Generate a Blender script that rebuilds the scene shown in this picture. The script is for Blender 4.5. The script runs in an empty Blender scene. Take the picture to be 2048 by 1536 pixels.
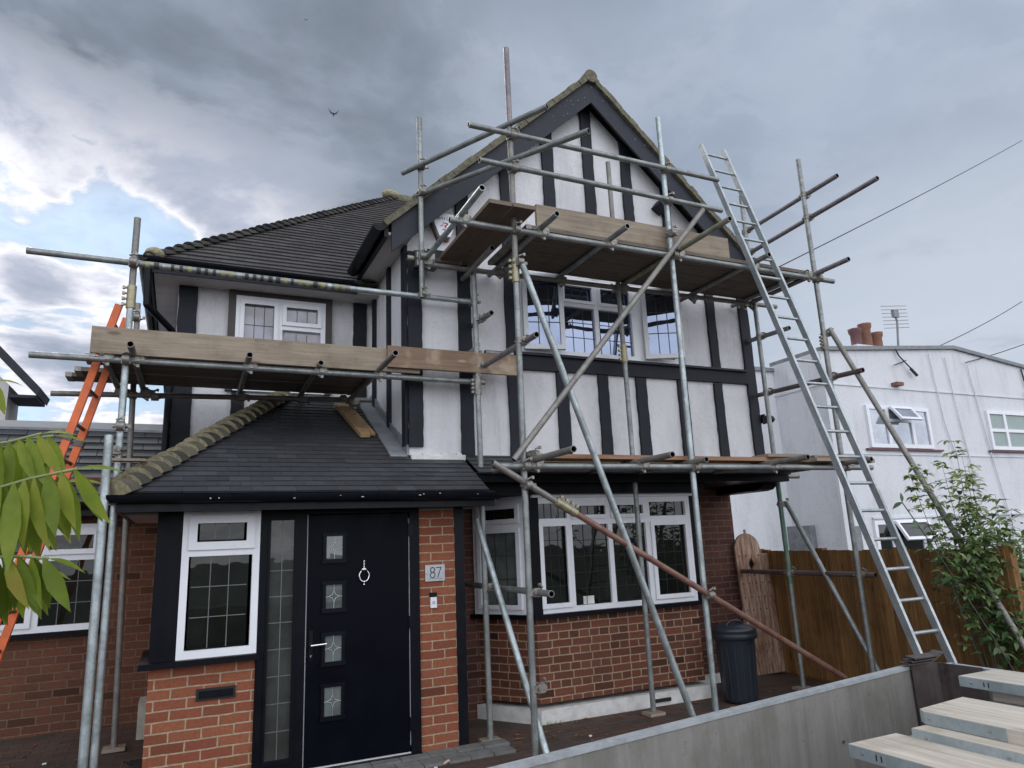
import bpy, bmesh, math, random
from mathutils import Vector, Matrix
R = math.radians
random.seed(7)
scene = bpy.context.scene
C = scene.collection

# ------------------------------------------------------------------ camera
cam_d = bpy.data.cameras.new('camera'); cam = bpy.data.objects.new('camera', cam_d); C.objects.link(cam)
cam_d.sensor_width = 36; cam_d.lens = 24.797; cam_d.clip_start = .05; cam_d.clip_end = 2000
yaw, pit, rol = 0.440201832, 0.223242120, -0.0430384588
fw = Vector((math.sin(yaw)*math.cos(pit), math.cos(yaw)*math.cos(pit), math.sin(pit)))
r0 = Vector((math.cos(yaw), -math.sin(yaw), 0)); u0 = r0.cross(fw)
rt = r0*math.cos(rol)+u0*math.sin(rol); up = -r0*math.sin(rol)+u0*math.cos(rol)
cam.matrix_world = Matrix(((rt.x, up.x, -fw.x, 0), (rt.y, up.y, -fw.y, 0), (rt.z, up.z, -fw.z, 1.73), (0, 0, 0, 1)))
scene.camera = cam
scene.render.resolution_x = 1024; scene.render.resolution_y = 768
scene.view_settings.view_transform = 'Standard'; scene.view_settings.look = 'None'
scene.view_settings.exposure = 0.55; scene.view_settings.gamma = 1

# ------------------------------------------------------------------ node helper
class NT:
    def __init__(s, tree): s.t = tree; s.n = tree.nodes; s.l = tree.links
    def add(s, typ, **k):
        n = s.n.new(typ)
        for a, v in k.items():
            if a == 'inp':
                for i, x in v.items():
                    if hasattr(x, 'is_output'): s.l.new(x, n.inputs[i])
                    else: n.inputs[i].default_value = x
            else: setattr(n, a, v)
        return n
    def math(s, op, a, b=0.0, c=0.0, clamp=False):
        return s.add('ShaderNodeMath', operation=op, use_clamp=clamp, inp={0: a, 1: b, 2: c}).outputs[0]
    def mix(s, f, a, b, blend='MIX'):
        return s.add('ShaderNodeMix', data_type='RGBA', blend_type=blend, inp={0: f, 6: a, 7: b}).outputs[2]
    def ramp(s, f, stops, interp='LINEAR'):
        n = s.add('ShaderNodeValToRGB', inp={0: f}); e = n.color_ramp; e.interpolation = interp
        while len(e.elements) < len(stops): e.elements.new(.5)
        for el, (p, c) in zip(e.elements, stops):
            el.position = p; el.color = c if len(c) == 4 else (*c, 1)
        return n.outputs[0]
    def noise(s, v, scale, detail=4, rough=.55, dist=0, out=0):
        return s.add('ShaderNodeTexNoise', inp={'Vector': v, 'Scale': scale, 'Detail': detail, 'Roughness': rough, 'Distortion': dist}).outputs[out]
    def maprange(s, v, a, b, c=0., d=1., smooth=True):
        return s.add('ShaderNodeMapRange', interpolation_type='SMOOTHSTEP' if smooth else 'LINEAR', inp={0: v, 1: a, 2: b, 3: c, 4: d}).outputs[0]

# ------------------------------------------------------------------ world
SUN_AZ, SUN_EL = R(-14), R(38)          # bearing measured from +Y towards +X
world = bpy.data.worlds.new('World'); scene.world = world; world.use_nodes = True
w = NT(world.node_tree); w.n.clear()
out = w.add('ShaderNodeOutputWorld'); bg = w.add('ShaderNodeBackground', inp={'Strength': 0.1})
w.l.new(bg.outputs[0], out.inputs[0])
sky = w.add('ShaderNodeTexSky', sky_type='NISHITA', sun_disc=False, sun_elevation=SUN_EL, sun_rotation=SUN_AZ, air_density=1.0, dust_density=.6)
tc = w.add('ShaderNodeTexCoord')
d = w.add('ShaderNodeVectorMath', operation='NORMALIZE', inp={0: tc.outputs['Generated']}).outputs[0]
sx = w.add('ShaderNodeSeparateXYZ', inp={0: d})
dx, dy, dz = sx.outputs
den = w.math('ADD', w.math('MAXIMUM', dz, 0.0), .16)
flat = w.add('ShaderNodeCombineXYZ', inp={0: w.math('DIVIDE', dx, den), 1: w.math('DIVIDE', dy, den), 2: 0.0}).outputs[0]
def lobe(v, a0, a1):                     # 1 inside angle a0, 0 beyond a1 (degrees)
    v = Vector(v).normalized()
    dt = w.add('ShaderNodeVectorMath', operation='DOT_PRODUCT', inp={0: d, 1: tuple(v)}).outputs['Value']
    return w.maprange(dt, math.cos(R(a1)), math.cos(R(a0)))
n1 = w.noise(flat, 2.1, 9, .58, .25)
n2 = w.noise(flat, 5.0, 7, .60, .4)
n3 = w.noise(flat, 1.1, 4, .5, .3)
# slate grey deck overhead and to the right
deck = w.mix(w.maprange(w.math('ADD', w.math('MULTIPLY', n3, .7), w.math('MULTIPLY', n1, .3)), .38, .60), (1.75, 2.10, 2.65, 1), (3.0, 3.42, 4.15, 1))
deck = w.mix(w.math('MULTIPLY', lobe((.02, .80, .60), 2, 24), w.maprange(n1, .35, .62, .9, .25)), deck, (1.30, 1.55, 1.95, 1))
deck = w.mix(w.math('MULTIPLY', lobe((.80, .47, .38), 4, 40), .6), deck, w.mix(w.maprange(n2, .35, .65), (2.7, 3.2, 4.15, 1), (3.1, 3.65, 4.55, 1)))
deck = w.mix(w.math('MULTIPLY', lobe((.87, .48, .13), 3, 24), .8), deck, (4.3, 4.75, 5.4, 1))
# broken cloud low on the left: blue gaps with lit white rims and lilac grey bodies
hole = w.math('ADD', w.math('MULTIPLY', lobe((-.085, .93, .35), 1, 6.5), .24), w.math('MULTIPLY', lobe((-.24, .95, .18), 2, 14), .17))
hole = w.math('ADD', hole, w.math('MULTIPLY', lobe((-.25, .88, .40), 1, 6), .14))
body = w.math('MULTIPLY', lobe((-.13, .95, .275), 1, 7), .20)
cf = w.math('ADD', w.math('SUBTRACT', w.math('ADD', w.math('MULTIPLY', n1, .95), w.math('MULTIPLY', n2, .40)), w.math('ADD', hole, .06)), body)
broken = w.ramp(cf, [(0, (2.6, 4.3, 6.4)), (.44, (3.1, 4.7, 6.5)), (.50, (4.4, 5.3, 6.6)), (.55, (7.3, 7.3, 7.8)), (.60, (5.6, 5.7, 6.4)), (.67, (3.6, 3.9, 4.7)), (.78, (2.5, 2.95, 3.7))])
broken = w.mix(w.math('MULTIPLY', w.maprange(cf, .52, .44), .35), broken, sky.outputs[0])
edge = w.math('ADD', w.math('ADD', lobe((-.15, .95, .24), 11, 26), w.math('MULTIPLY', w.math('SUBTRACT', w.math('ADD', w.math('MULTIPLY', n1, .6), w.math('MULTIPLY', n2, .4)), .5), 2.6)), w.math('MULTIPLY', lobe((-.05, .78, .62), 4, 15), -.35), clamp=True)
skyc = w.mix(edge, deck, broken)
# unseen sky on the street side is brightened to light the house front
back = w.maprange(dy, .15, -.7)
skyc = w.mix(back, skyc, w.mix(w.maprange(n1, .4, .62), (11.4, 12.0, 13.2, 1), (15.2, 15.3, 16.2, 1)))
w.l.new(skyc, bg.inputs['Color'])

sun_d = bpy.data.lights.new('sun', 'SUN'); sun_d.energy = 0.8; sun_d.angle = R(14); sun_d.color = (1, .95, .88)
sun = bpy.data.objects.new('sun', sun_d); C.objects.link(sun)
sdir = Vector((math.sin(SUN_AZ)*math.cos(SUN_EL), math.cos(SUN_AZ)*math.cos(SUN_EL), math.sin(SUN_EL)))
sun.rotation_euler = sdir.to_track_quat('Z', 'Y').to_euler()

# ------------------------------------------------------------------ materials
MATS = {}
def newmat(name):
    m = bpy.data.materials.new(name); m.use_nodes = True; t = NT(m.node_tree)
    b = t.n['Principled BSDF']; MATS[name] = m
    return m, t, b
def setp(t, b, col=None, rough=None, metal=None, spec=None, bump=None, bs=.3, bd=.01):
    if col is not None:
        if hasattr(col, 'is_output'): t.l.new(col, b.inputs['Base Color'])
        else: b.inputs['Base Color'].default_value = (*col, 1)
    if rough is not None:
        if hasattr(rough, 'is_output'): t.l.new(rough, b.inputs['Roughness'])
        else: b.inputs['Roughness'].default_value = rough
    if metal is not None: b.inputs['Metallic'].default_value = metal
    if spec is not None: b.inputs['Specular IOR Level'].default_value = spec
    if bump is not None:
        n = t.add('ShaderNodeBump', inp={'Height': bump, 'Strength': bs, 'Distance': bd}); t.l.new(n.outputs[0], b.inputs['Normal'])
def obc(t): return t.add('ShaderNodeTexCoord').outputs['Object']
def uvc(t): return t.add('ShaderNodeTexCoord').outputs['UV']
def plain(name, col, rough=.5, metal=0., var=.12, scale=6., spec=.5, bs=.15):
    m, t, b = newmat(name); o = obc(t)
    n = t.noise(o, scale, 6, .6)
    c2 = tuple(min(1, c*(1+var)) for c in col); c1 = tuple(c*(1-var) for c in col)
    c = t.ramp(n, [(.3, c1), (.7, c2)])
    setp(t, b, c, t.maprange(n, .3, .7, max(0, rough-.07), min(1, rough+.07)), metal, spec, t.noise(o, scale*12, 3), bs, .004)
    return m
def brickmat(name, c1, c2, mortar, squash=1.0, dirt=.25, bw=.232, rough=.85):
    m, t, b = newmat(name); uv = uvc(t)
    wob = t.add('ShaderNodeVectorMath', operation='ADD', inp={0: uv, 1: t.add('ShaderNodeVectorMath', operation='SCALE', inp={0: t.add('ShaderNodeVectorMath', operation='SUBTRACT', inp={0: t.noise(uv, 7, 3, out=1), 1: (.5, .5, .5)}).outputs[0], 'Scale': .012}).outputs[0]}).outputs[0]
    br = t.add('ShaderNodeTexBrick', offset=.5, offset_frequency=2, squash=squash, squash_frequency=2,
               inp={'Vector': wob, 'Color1': (0, 0, 0, 1), 'Color2': (1, 1, 1, 1), 'Mortar': (0, 0, 0, 1), 'Scale': 1.0, 'Mortar Size': .0066, 'Mortar Smooth': .15, 'Bias': 0., 'Brick Width': bw, 'Row Height': .0767})
    col = t.ramp(br.outputs[0], [(0, c1), (.35, tuple(a*.5+b_*.5 for a, b_ in zip(c1, c2))), (.8, c2), (1, tuple(a*.45 for a in c1))])
    f = t.noise(uv, 40, 5, .7)
    col = t.mix(t.math('MULTIPLY', t.maprange(f, .35, .75), .45), col, tuple(a*.5 for a in c1)+(1,))
    big = t.noise(uv, 1.3, 4, .6)
    mo = t.mix(t.maprange(t.noise(uv, 25, 3), .3, .7), (*mortar, 1), (*[a*.7 for a in mortar], 1))
    col = t.mix(br.outputs['Fac'], col, mo)
    col = t.mix(t.math('MULTIPLY', t.maprange(big, .45, .75), dirt), col, (.035, .03, .026, 1))
    h = t.math('SUBTRACT', t.math('MULTIPLY', f, .35), br.outputs['Fac'])
    setp(t, b, col, rough, 0, .25, h, .9, .006)
    return m
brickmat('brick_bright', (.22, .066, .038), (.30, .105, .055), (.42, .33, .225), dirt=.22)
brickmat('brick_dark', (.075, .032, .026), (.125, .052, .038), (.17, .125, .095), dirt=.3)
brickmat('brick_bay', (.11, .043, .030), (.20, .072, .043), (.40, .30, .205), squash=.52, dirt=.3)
brickmat('brick_left', (.11, .045, .028), (.155, .063, .038), (.18, .122, .082), dirt=.25)

def rendermat(name, col, stain=.3):
    m, t, b = newmat(name); o = obc(t)
    st = t.add('ShaderNodeMapping', inp={'Vector': o, 'Scale': (1.2, 1.2, .45)}).outputs[0]
    n = t.noise(st, 1.6, 7, .62); n2 = t.noise(o, 9, 6, .7)
    run = t.noise(t.add('ShaderNodeMapping', inp={'Vector': o, 'Scale': (11, 11, .7)}).outputs[0], 1.2, 6, .65, .3)
    c = t.mix(t.math('MULTIPLY', t.maprange(n, .45, .72), stain), (*col, 1), tuple(a*.60 for a in col)+(1,))
    c = t.mix(t.math('MULTIPLY', t.maprange(n2, .5, .8), .3), c, tuple(a*.72 for a in col)+(1,))
    c = t.mix(t.math('MULTIPLY', t.math('MULTIPLY', t.maprange(run, .55, .75), t.maprange(n, .35, .6)), .4), c, (.30, .28, .27, 1))
    crk = t.add('ShaderNodeTexVoronoi', feature='DISTANCE_TO_EDGE', inp={'Vector': t.add('ShaderNodeVectorMath', operation='ADD', inp={0: o, 1: t.noise(o, 3, 4, .7, out=1)}).outputs[0], 'Scale': 1.3}).outputs[0]
    c = t.mix(t.math('MULTIPLY', t.maprange(crk, .007, .0), .3), c, (.25, .24, .24, 1))
    h = t.math('ADD', t.noise(o, 90, 3, .7), t.math('MULTIPLY', t.noise(o, 14, 5, .6), 1.8))
    setp(t, b, c, .9, 0, .2, h, .7, .007)
rendermat('white_render', (.66, .66, .68), .45)
rendermat('neighbour_render', (.66, .68, .71), .3)
rendermat('soffit_white', (.55, .53, .52), .6)
plain('black_timber', (.015, .0175, .024), .6, var=.4, scale=5, bs=.4, spec=.22)
plain('barge_board', (.032, .035, .045), .65, var=.3, scale=4, bs=.3, spec=.25)
plain('black_gloss', (.006, .007, .011), .35, var=.2, scale=9, spec=.16)
plain('navy_door', (.0018, .0025, .0058), .45, var=.15, scale=3, bs=.08, spec=.08)
plain('navy_frame', (.004, .0048, .008), .45, var=.2, spec=.12)
plain('brown_trim', (.050, .043, .040), .6, var=.15)
plain('upvc', (.74, .76, .80), .32, var=.04, scale=3, bs=.03)
plain('upvc_dull', (.62, .64, .66), .4, var=.06)
plain('lead_grey', (.19, .20, .215), .55, var=.3, scale=6, bs=.5)
plain('lead_came', (.13, .135, .14), .5, .2, var=.2)
plain('dull_came', (.022, .024, .022), .6, .0, var=.3, spec=.2)
plain('dark_came', (.03, .03, .033), .5, .2, var=.2)
plain('chrome', (.75, .76, .78), .15, 1., var=.03, bs=.0)
plain('steel_sign', (.42, .44, .46), .35, .7, var=.06)
plain('black_paint', (.01, .01, .012), .5, var=.1)
plain('seal_white', (.55, .55, .57), .5, var=.05)
plain('terracotta', (.20, .095, .065), .8, var=.3, scale=9)
plain('terracotta_dark', (.12, .05, .05), .6, var=.3, scale=9)
plain('bin_plastic', (.020, .026, .036), .42, var=.2, scale=3, bs=.1)
plain('stone', (.33, .32, .28), .9, var=.25, scale=9, bs=.6)
plain('plinth_white', (.62, .62, .60), .8, var=.2, scale=7, bs=.5)
plain('red_paint', (.5, .04, .04), .4, var=.1)
plain('blue_paint', (.05, .09, .3), .4, var=.1)
plain('alarm_white', (.72, .75, .80), .4, var=.03)
plain('orange_paint', (.62, .13, .035), .55, var=.22, scale=10, bs=.3)
plain('litter_pink', (.7, .45, .42), .6)
plain('litter_white', (.7, .7, .7), .6)
plain('pale_patch', (.45, .42, .36), .8, var=.3)
plain('dead_leaf', (.22, .09, .04), .8, var=.3)
plain('bird_dark', (.02, .02, .022), .8)
plain('rubber', (.02, .02, .02), .7)
plain('lamp_glass', (.35, .36, .34), .2, var=.2)
plain('yellow_tape', (.30, .29, .15), .6, var=.2, scale=20)
plain('dark_tape', (.03, .035, .03), .6)
plain('brass_sleeve', (.33, .30, .20), .5, .6, var=.3, scale=25)
plain('mortar_lichen', (.30, .27, .17), .9, var=.45, scale=22, bs=.8)
plain('moss_verge', (.135, .125, .085), .95, var=.5, scale=18, bs=.8)
plain('blind_green', (.30, .37, .35), .6, var=.1, scale=4)
plain('cable', (.03, .03, .035), .6)

def tubemat(name, c1, c2, metal=.55, rust=(.12, .06, .035), amt=.35):
    m, t, b = newmat(name); o = obc(t)
    n = t.noise(o, 7, 6, .7, .4); n2 = t.noise(o, 38, 5, .7)
    c = t.mix(t.maprange(n, .35, .65), (*c1, 1), (*c2, 1))
    c = t.mix(t.math('MULTIPLY', t.maprange(n2, .55, .72), amt), c, (*rust, 1))
    setp(t, b, c, t.maprange(n2, .3, .7, .38, .62), metal, .5, n2, .25, .002)
tubemat('galvanised', (.19, .205, .20), (.30, .32, .315), amt=.5)
tubemat('galvanised_bright', (.46, .52, .53), (.27, .31, .31), .7, amt=.3)
tubemat('galvanised_dull', (.17, .165, .155), (.25, .24, .22), .35)
tubemat('purple_tube', (.16, .14, .155), (.25, .23, .245), .25)
tubemat('rust_tube', (.15, .07, .05), (.23, .13, .10), .1, (.07, .03, .02), .5)
tubemat('dark_rust_tube', (.075, .052, .052), (.13, .10, .095), .1, (.04, .02, .02), .5)
tubemat('green_tube', (.05, .16, .10), (.16, .22, .19), .2)
tubemat('ochre_tube', (.20, .20, .11), (.30, .31, .27), .3)
tubemat('coupler_steel', (.19, .18, .165), (.30, .29, .26), .5, (.10, .05, .03), .6)
tubemat('aluminium', (.34, .38, .40), (.46, .50, .51), .75, (.15, .15, .14), .3)
m, t, b = newmat('truck_panel'); o = obc(t)
st_ = t.noise(t.add('ShaderNodeMapping', inp={'Vector': o, 'Scale': (14, 14, .9)}).outputs[0], 1.5, 8, .7, .5); bg_ = t.noise(o, 2.4, 6, .65); sp_ = t.noise(o, 26, 5, .75)
c_ = t.mix(t.maprange(st_, .35, .68), (.205, .20, .182, 1), (.265, .26, .24, 1))
c_ = t.mix(t.math('MULTIPLY', t.maprange(bg_, .42, .7), .6), c_, (.12, .115, .10, 1))
c_ = t.mix(t.math('MULTIPLY', t.maprange(st_, .62, .75), .5), c_, (.42, .42, .40, 1))
c_ = t.mix(t.math('MULTIPLY', t.maprange(sp_, .6, .72), .55), c_, (.07, .07, .06, 1))
setp(t, b, c_, t.maprange(bg_, .3, .7, .5, .8), .15, .35, sp_, .35, .004)
tubemat('truck_steel', (.075, .06, .058), (.12, .10, .095), .4, (.06, .03, .02), .6)
tubemat('truck_edge', (.42, .45, .47), (.55, .58, .60), .6, (.2, .2, .18), .3)
tubemat('hoop_iron', (.30, .36, .38), (.42, .48, .50), .5, (.25, .2, .12), .35)

def woodmat(name, c1, c2, axis, blotch=.3, dark=(.07, .045, .03), gscale=1.):
    m, t, b = newmat(name); o = obc(t)
    sc = {'x': (1.2, 22, 22), 'y': (22, 1.2, 22), 'z': (22, 22, 1.2)}[axis]
    mp = t.add('ShaderNodeMapping', inp={'Vector': o, 'Scale': tuple(s*gscale for s in sc)}).outputs[0]
    g = t.noise(mp, 1.6, 8, .68, .6); bl = t.noise(o, 3.1, 5, .6)
    c = t.mix(t.maprange(g, .33, .68), (*c1, 1), (*c2, 1))
    c = t.mix(t.math('MULTIPLY', t.maprange(bl, .48, .72), blotch), c, (*dark, 1))
    kn = t.add('ShaderNodeTexVoronoi', inp={'Vector': t.add('ShaderNodeMapping', inp={'Vector': o, 'Scale': {'x': (2.2, 7, 7), 'y': (7, 2.2, 7), 'z': (7, 7, 2.2)}[axis]}).outputs[0], 'Scale': 1.0}).outputs[0]
    c = t.mix(t.math('MULTIPLY', t.maprange(kn, .16, .07), .6), c, (*dark, 1))
    sp = t.noise(o, 34, 5, .75)
    c = t.mix(t.math('MULTIPLY', t.maprange(sp, .60, .72), .45), c, (*dark, 1))
    tn = t.add('ShaderNodeAttribute', attribute_name='tone').outputs['Fac']
    c = t.mix(1.0, c, t.add('ShaderNodeCombineColor', inp={0: t.math('MULTIPLY_ADD', tn, .6, .7), 1: t.math('MULTIPLY_ADD', tn, .6, .7), 2: t.math('MULTIPLY_ADD', tn, .6, .7)}).outputs[0], 'MULTIPLY')
    setp(t, b, c, .8, 0, .25, g, .5, .004)
woodmat('board_new', (.36, .25, .15), (.47, .35, .23), 'x', .25)
woodmat('board_grey', (.23, .19, .145), (.33, .275, .21), 'x', .35)
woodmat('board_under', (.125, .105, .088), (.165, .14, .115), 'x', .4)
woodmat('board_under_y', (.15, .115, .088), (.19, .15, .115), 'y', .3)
woodmat('board_patchy', (.17, .115, .08), (.24, .17, .12), 'x', .95, (.45, .37, .27))
woodmat('board_brown', (.24, .13, .075), (.33, .20, .12), 'x', .3)
woodmat('board_pale', (.42, .375, .31), (.58, .54, .475), 'y', .6, (.29, .25, .20))
woodmat('gate_wood', (.17, .075, .045), (.46, .35, .27), 'z', .6, (.15, .06, .035))
woodmat('fence_wood', (.15, .075, .028), (.26, .145, .056), 'z', .4, (.045, .02, .008))
woodmat('plank_yellow', (.34, .22, .11), (.46, .32, .17), 'y', .4)

def tonemat(name, stops, rough=.8, spec=.3, nscale=30, amt=.35, trans=0., bs=.4):
    m, t, b = newmat(name)
    a = t.add('ShaderNodeAttribute', attribute_name='tone').outputs['Fac']
    o = obc(t); n = t.noise(o, nscale, 5, .65)
    f = t.math('ADD', t.math('ADD', a, t.math('MULTIPLY', t.math('SUBTRACT', t.noise(o, 2.3, 4, .6), .5), amt*1.2)), t.math('MULTIPLY', t.math('SUBTRACT', n, .5), amt), clamp=True)
    c = t.ramp(f, stops)
    setp(t, b, c, rough, 0, spec, n, bs, .003)
    if trans:
        tr = t.add('ShaderNodeBsdfTranslucent', inp={'Color': c}); mx = t.add('ShaderNodeMixShader', inp={0: trans, 1: b.outputs[0], 2: tr.outputs[0]})
        t.l.new(mx.outputs[0], t.n['Material Output'].inputs[0])
tonemat('slate_tile', [(0, (.024, .025, .028)), (.5, (.042, .044, .050)), (1, (.075, .078, .085))], .62, .4)
tonemat('roof_tile', [(0, (.045, .043, .043)), (.5, (.078, .074, .073)), (.85, (.11, .105, .10)), (1, (.14, .14, .11))], .8, .25)
tonemat('bonnet_tile', [(0, (.04, .04, .038)), (.5, (.07, .066, .055)), (1, (.13, .12, .09))], .9, .2, 40, .9)
tonemat('bonnet_dark', [(0, (.03, .03, .03)), (.5, (.058, .056, .052)), (1, (.095, .09, .075))], .9, .15, 40, .8)
tonemat('sumac_leaf', [(0, (.10, .15, .02)), (.40, (.22, .30, .035)), (.70, (.40, .40, .08)), (1, (.46, .25, .09))], .5, .3, 25, .6, .5, .1)
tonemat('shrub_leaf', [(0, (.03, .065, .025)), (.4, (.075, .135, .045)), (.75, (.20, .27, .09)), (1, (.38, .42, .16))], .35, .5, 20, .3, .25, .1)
plain('stem_green', (.20, .24, .10), .6)
plain('stem_brown', (.07, .065, .045), .8)

def glassmat(name, col, refl, tint=(1, 1, 1)):
    m, t, b = newmat(name); o = obc(t)
    n = t.noise(o, 2.2, 5, .6)
    c = t.mix(t.maprange(n, .35, .65), (*col, 1), tuple(a*.55 for a in col)+(1,))
    setp(t, b, c, .6, 0, .0)
    g = t.add('ShaderNodeBsdfGlossy', inp={'Color': (*tint, 1), 'Roughness': .015})
    bp = t.add('ShaderNodeBump', inp={'Height': t.noise(o, 3.0, 2), 'Strength': .16, 'Distance': .01}); t.l.new(bp.outputs[0], g.inputs['Normal'])
    fr = t.add('ShaderNodeFresnel', inp={'IOR': 1.5})
    f = t.math('ADD', t.math('MULTIPLY', fr.outputs[0], 1.6), refl, clamp=True)
    mx = t.add('ShaderNodeMixShader', inp={0: f, 1: b.outputs[0], 2: g.outputs[0]})
    t.l.new(mx.outputs[0], t.n['Material Output'].inputs[0])
glassmat('glass_dark', (.012, .015, .012), -.03)
glassmat('glass_door', (.055, .06, .055), -.03)
glassmat('glass_frost', (.14, .165, .16), 0.0)
glassmat('glass_blue', (.02, .025, .035), .24, (.60, .70, .95))
glassmat('glass_pale', (.34, .34, .40), .0)
glassmat('glass_neigh', (.27, .29, .31), .15, (.8, .85, .95))

def groundmat():
    m, t, b = newmat('drive_paving'); uv = uvc(t)
    br = t.add('ShaderNodeTexBrick', offset=.5, inp={'Vector': uv, 'Color1': (0, 0, 0, 1), 'Color2': (1, 1, 1, 1), 'Scale': 1., 'Mortar Size': .004, 'Mortar Smooth': .3, 'Brick Width': .2, 'Row Height': .1})
    c = t.ramp(br.outputs[0], [(0, (.075, .048, .038)), (.5, (.11, .065, .048)), (1, (.085, .07, .06))])
    c = t.mix(br.outputs['Fac'], c, (.035, .03, .026, 1))
    n = t.noise(uv, 1.8, 7, .65)
    c = t.mix(t.math('MULTIPLY', t.maprange(n, .42, .7), .75), c, (.045, .042, .035, 1))
    c = t.mix(t.math('MULTIPLY', t.maprange(t.noise(uv, 14, 5, .7), .6, .75), .4), c, (.14, .12, .10, 1))
    setp(t, b, c, .8, 0, .3, t.math('SUBTRACT', t.noise(uv, 30, 4), br.outputs['Fac']), .7, .005)
groundmat()
plain('kerb_grey', (.15, .15, .145), .85, var=.3, scale=9, bs=.5)
plain('asphalt', (.05, .05, .05), .9, var=.25, scale=9, bs=.5)

# ------------------------------------------------------------------ mesh builder
class MB:
    def __init__(s): s.v = []; s.f = []; s.m = []; s.sm = []; s.tone = []; s.mats = []
    def mi(s, name):
        if name not in s.mats: s.mats.append(name)
        return s.mats.index(name)
    def face(s, pts, mat=None, smooth=False, tone=.5):
        i = len(s.v); s.v += [tuple(p) for p in pts]; s.f.append(tuple(range(i, i+len(pts)))); s.m.append(mat); s.sm.append(smooth); s.tone.append(tone); return s
    def mesh(s, pts, faces, mat=None, smooth=False, tone=.5):
        i = len(s.v); s.v += [tuple(p) for p in pts]
        for f in faces: s.f.append(tuple(i+k for k in f)); s.m.append(mat); s.sm.append(smooth); s.tone.append(tone)
        return s
    def box(s, x0, x1, y0, y1, z0, z1, mat=None, tone=.5):
        p = [(x0, y0, z0), (x1, y0, z0), (x1, y1, z0), (x0, y1, z0), (x0, y0, z1), (x1, y0, z1), (x1, y1, z1), (x0, y1, z1)]
        return s.mesh(p, [(0, 3, 2, 1), (4, 5, 6, 7), (0, 1, 5, 4), (1, 2, 6, 5), (2, 3, 7, 6), (3, 0, 4, 7)], mat, False, tone)
    def obox(s, o, a, b, c, mat=None, tone=.5):      # corner o and three edge vectors
        o, a, b, c = map(Vector, (o, a, b, c)); p = [o, o+a, o+a+b, o+b, o+c, o+a+c, o+a+b+c, o+b+c]
        if a.cross(b).dot(c) < 0: p = [p[i] for i in (1, 0, 3, 2, 5, 4, 7, 6)]
        return s.mesh(p, [(0, 3, 2, 1), (4, 5, 6, 7), (0, 1, 5, 4), (1, 2, 6, 5), (2, 3, 7, 6), (3, 0, 4, 7)], mat, False, tone)
    def prism(s, poly, d, mat=None, tone=.5):         # polygon (3D pts) extruded by vector d
        d = Vector(d); P = [Vector(p) for p in poly]; Q = [p+d for p in P]; n = len(P)
        nr = sum(((P[i]).cross(P[(i+1) % n]) for i in range(n)), Vector())
        if nr.dot(d) > 0: P, Q = P[::-1], Q[::-1]
        s.mesh(P+Q, [tuple(range(n)), tuple(range(2*n-1, n-1, -1))] + [(i, n+i, n+(i+1) % n, (i+1) % n) for i in range(n)], mat, False, tone)
        return s
    def tube(s, p, q, r, seg=14, r2=None, hollow=False, mat=None, cap=True, tone=.5):
        p, q = Vector(p), Vector(q); r2 = r if r2 is None else r2; a = (q-p).normalized()
        t = a.orthogonal().normalized(); b = a.cross(t)
        ring = lambda c, rr: [c+(t*math.cos(2*math.pi*k/seg)+b*math.sin(2*math.pi*k/seg))*rr for k in range(seg)]
        V = ring(p, r)+ring(q, r2)
        F = [(k, (k+1) % seg, seg+(k+1) % seg, seg+k) for k in range(seg)]
        s.mesh(V, F, mat, True, tone)
        if hollow:
            for c, rr, sg in ((p, r, 1), (q, r2, -1)):
                ri = rr*.82; dp = a*(.09*sg)
                A = ring(c, rr); B = ring(c, ri); D = ring(c+dp, ri)
                fl = (lambda f: f) if sg < 0 else (lambda f: f[::-1])
                s.mesh(A+B, [fl((k, (k+1) % seg, seg+(k+1) % seg, seg+k)) for k in range(seg)], mat, False, tone)
                s.mesh(B+D, [fl((k, (k+1) % seg, seg+(k+1) % seg, seg+k)) for k in range(seg)], 'black_paint', True, tone)  # bore blackened to paint in the shade inside the open tube end
                s.mesh(D, [fl(tuple(range(seg)))], 'black_paint', False, tone)
        elif cap:
            s.mesh(ring(p, r), [tuple(range(seg-1, -1, -1))], mat, False, tone); s.mesh(ring(q, r2), [tuple(range(seg))], mat, False, tone)
        return s
    def path(s, pts, r, seg=10, mat=None, tone=.5):
        for a, b in zip(pts, pts[1:]): s.tube(a, b, r, seg, mat=mat, tone=tone)
        for a in pts[1:-1]: s.ball(a, r, mat=mat)
        return s
    def lathe(s, o, prof, seg=24, mat=None, smooth=True):   # prof: (r, z) pairs
        o = Vector(o); V = []
        for r, z in prof: V += [o+Vector((r*math.cos(2*math.pi*k/seg), r*math.sin(2*math.pi*k/seg), z)) for k in range(seg)]
        F = [(j*seg+k, j*seg+(k+1) % seg, (j+1)*seg+(k+1) % seg, (j+1)*seg+k) for j in range(len(prof)-1) for k in range(seg)]
        s.mesh(V, F, mat, smooth); return s
    def ball(s, o, r, seg=8, mat=None, sc=(1, 1, 1)):
        o = Vector(o); n = seg//2; V = []
        for j in range(n+1):
            a = -math.pi/2+math.pi*j/n
            V += [o+Vector((r*sc[0]*math.cos(a)*math.cos(2*math.pi*k/seg), r*sc[1]*math.cos(a)*math.sin(2*math.pi*k/seg), r*sc[2]*math.sin(a))) for k in range(seg)]
        F = [(j*seg+k, j*seg+(k+1) % seg, (j+1)*seg+(k+1) % seg, (j+1)*seg+k) for j in range(n) for k in range(seg)]
        s.mesh(V, F, mat, True); return s
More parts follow.
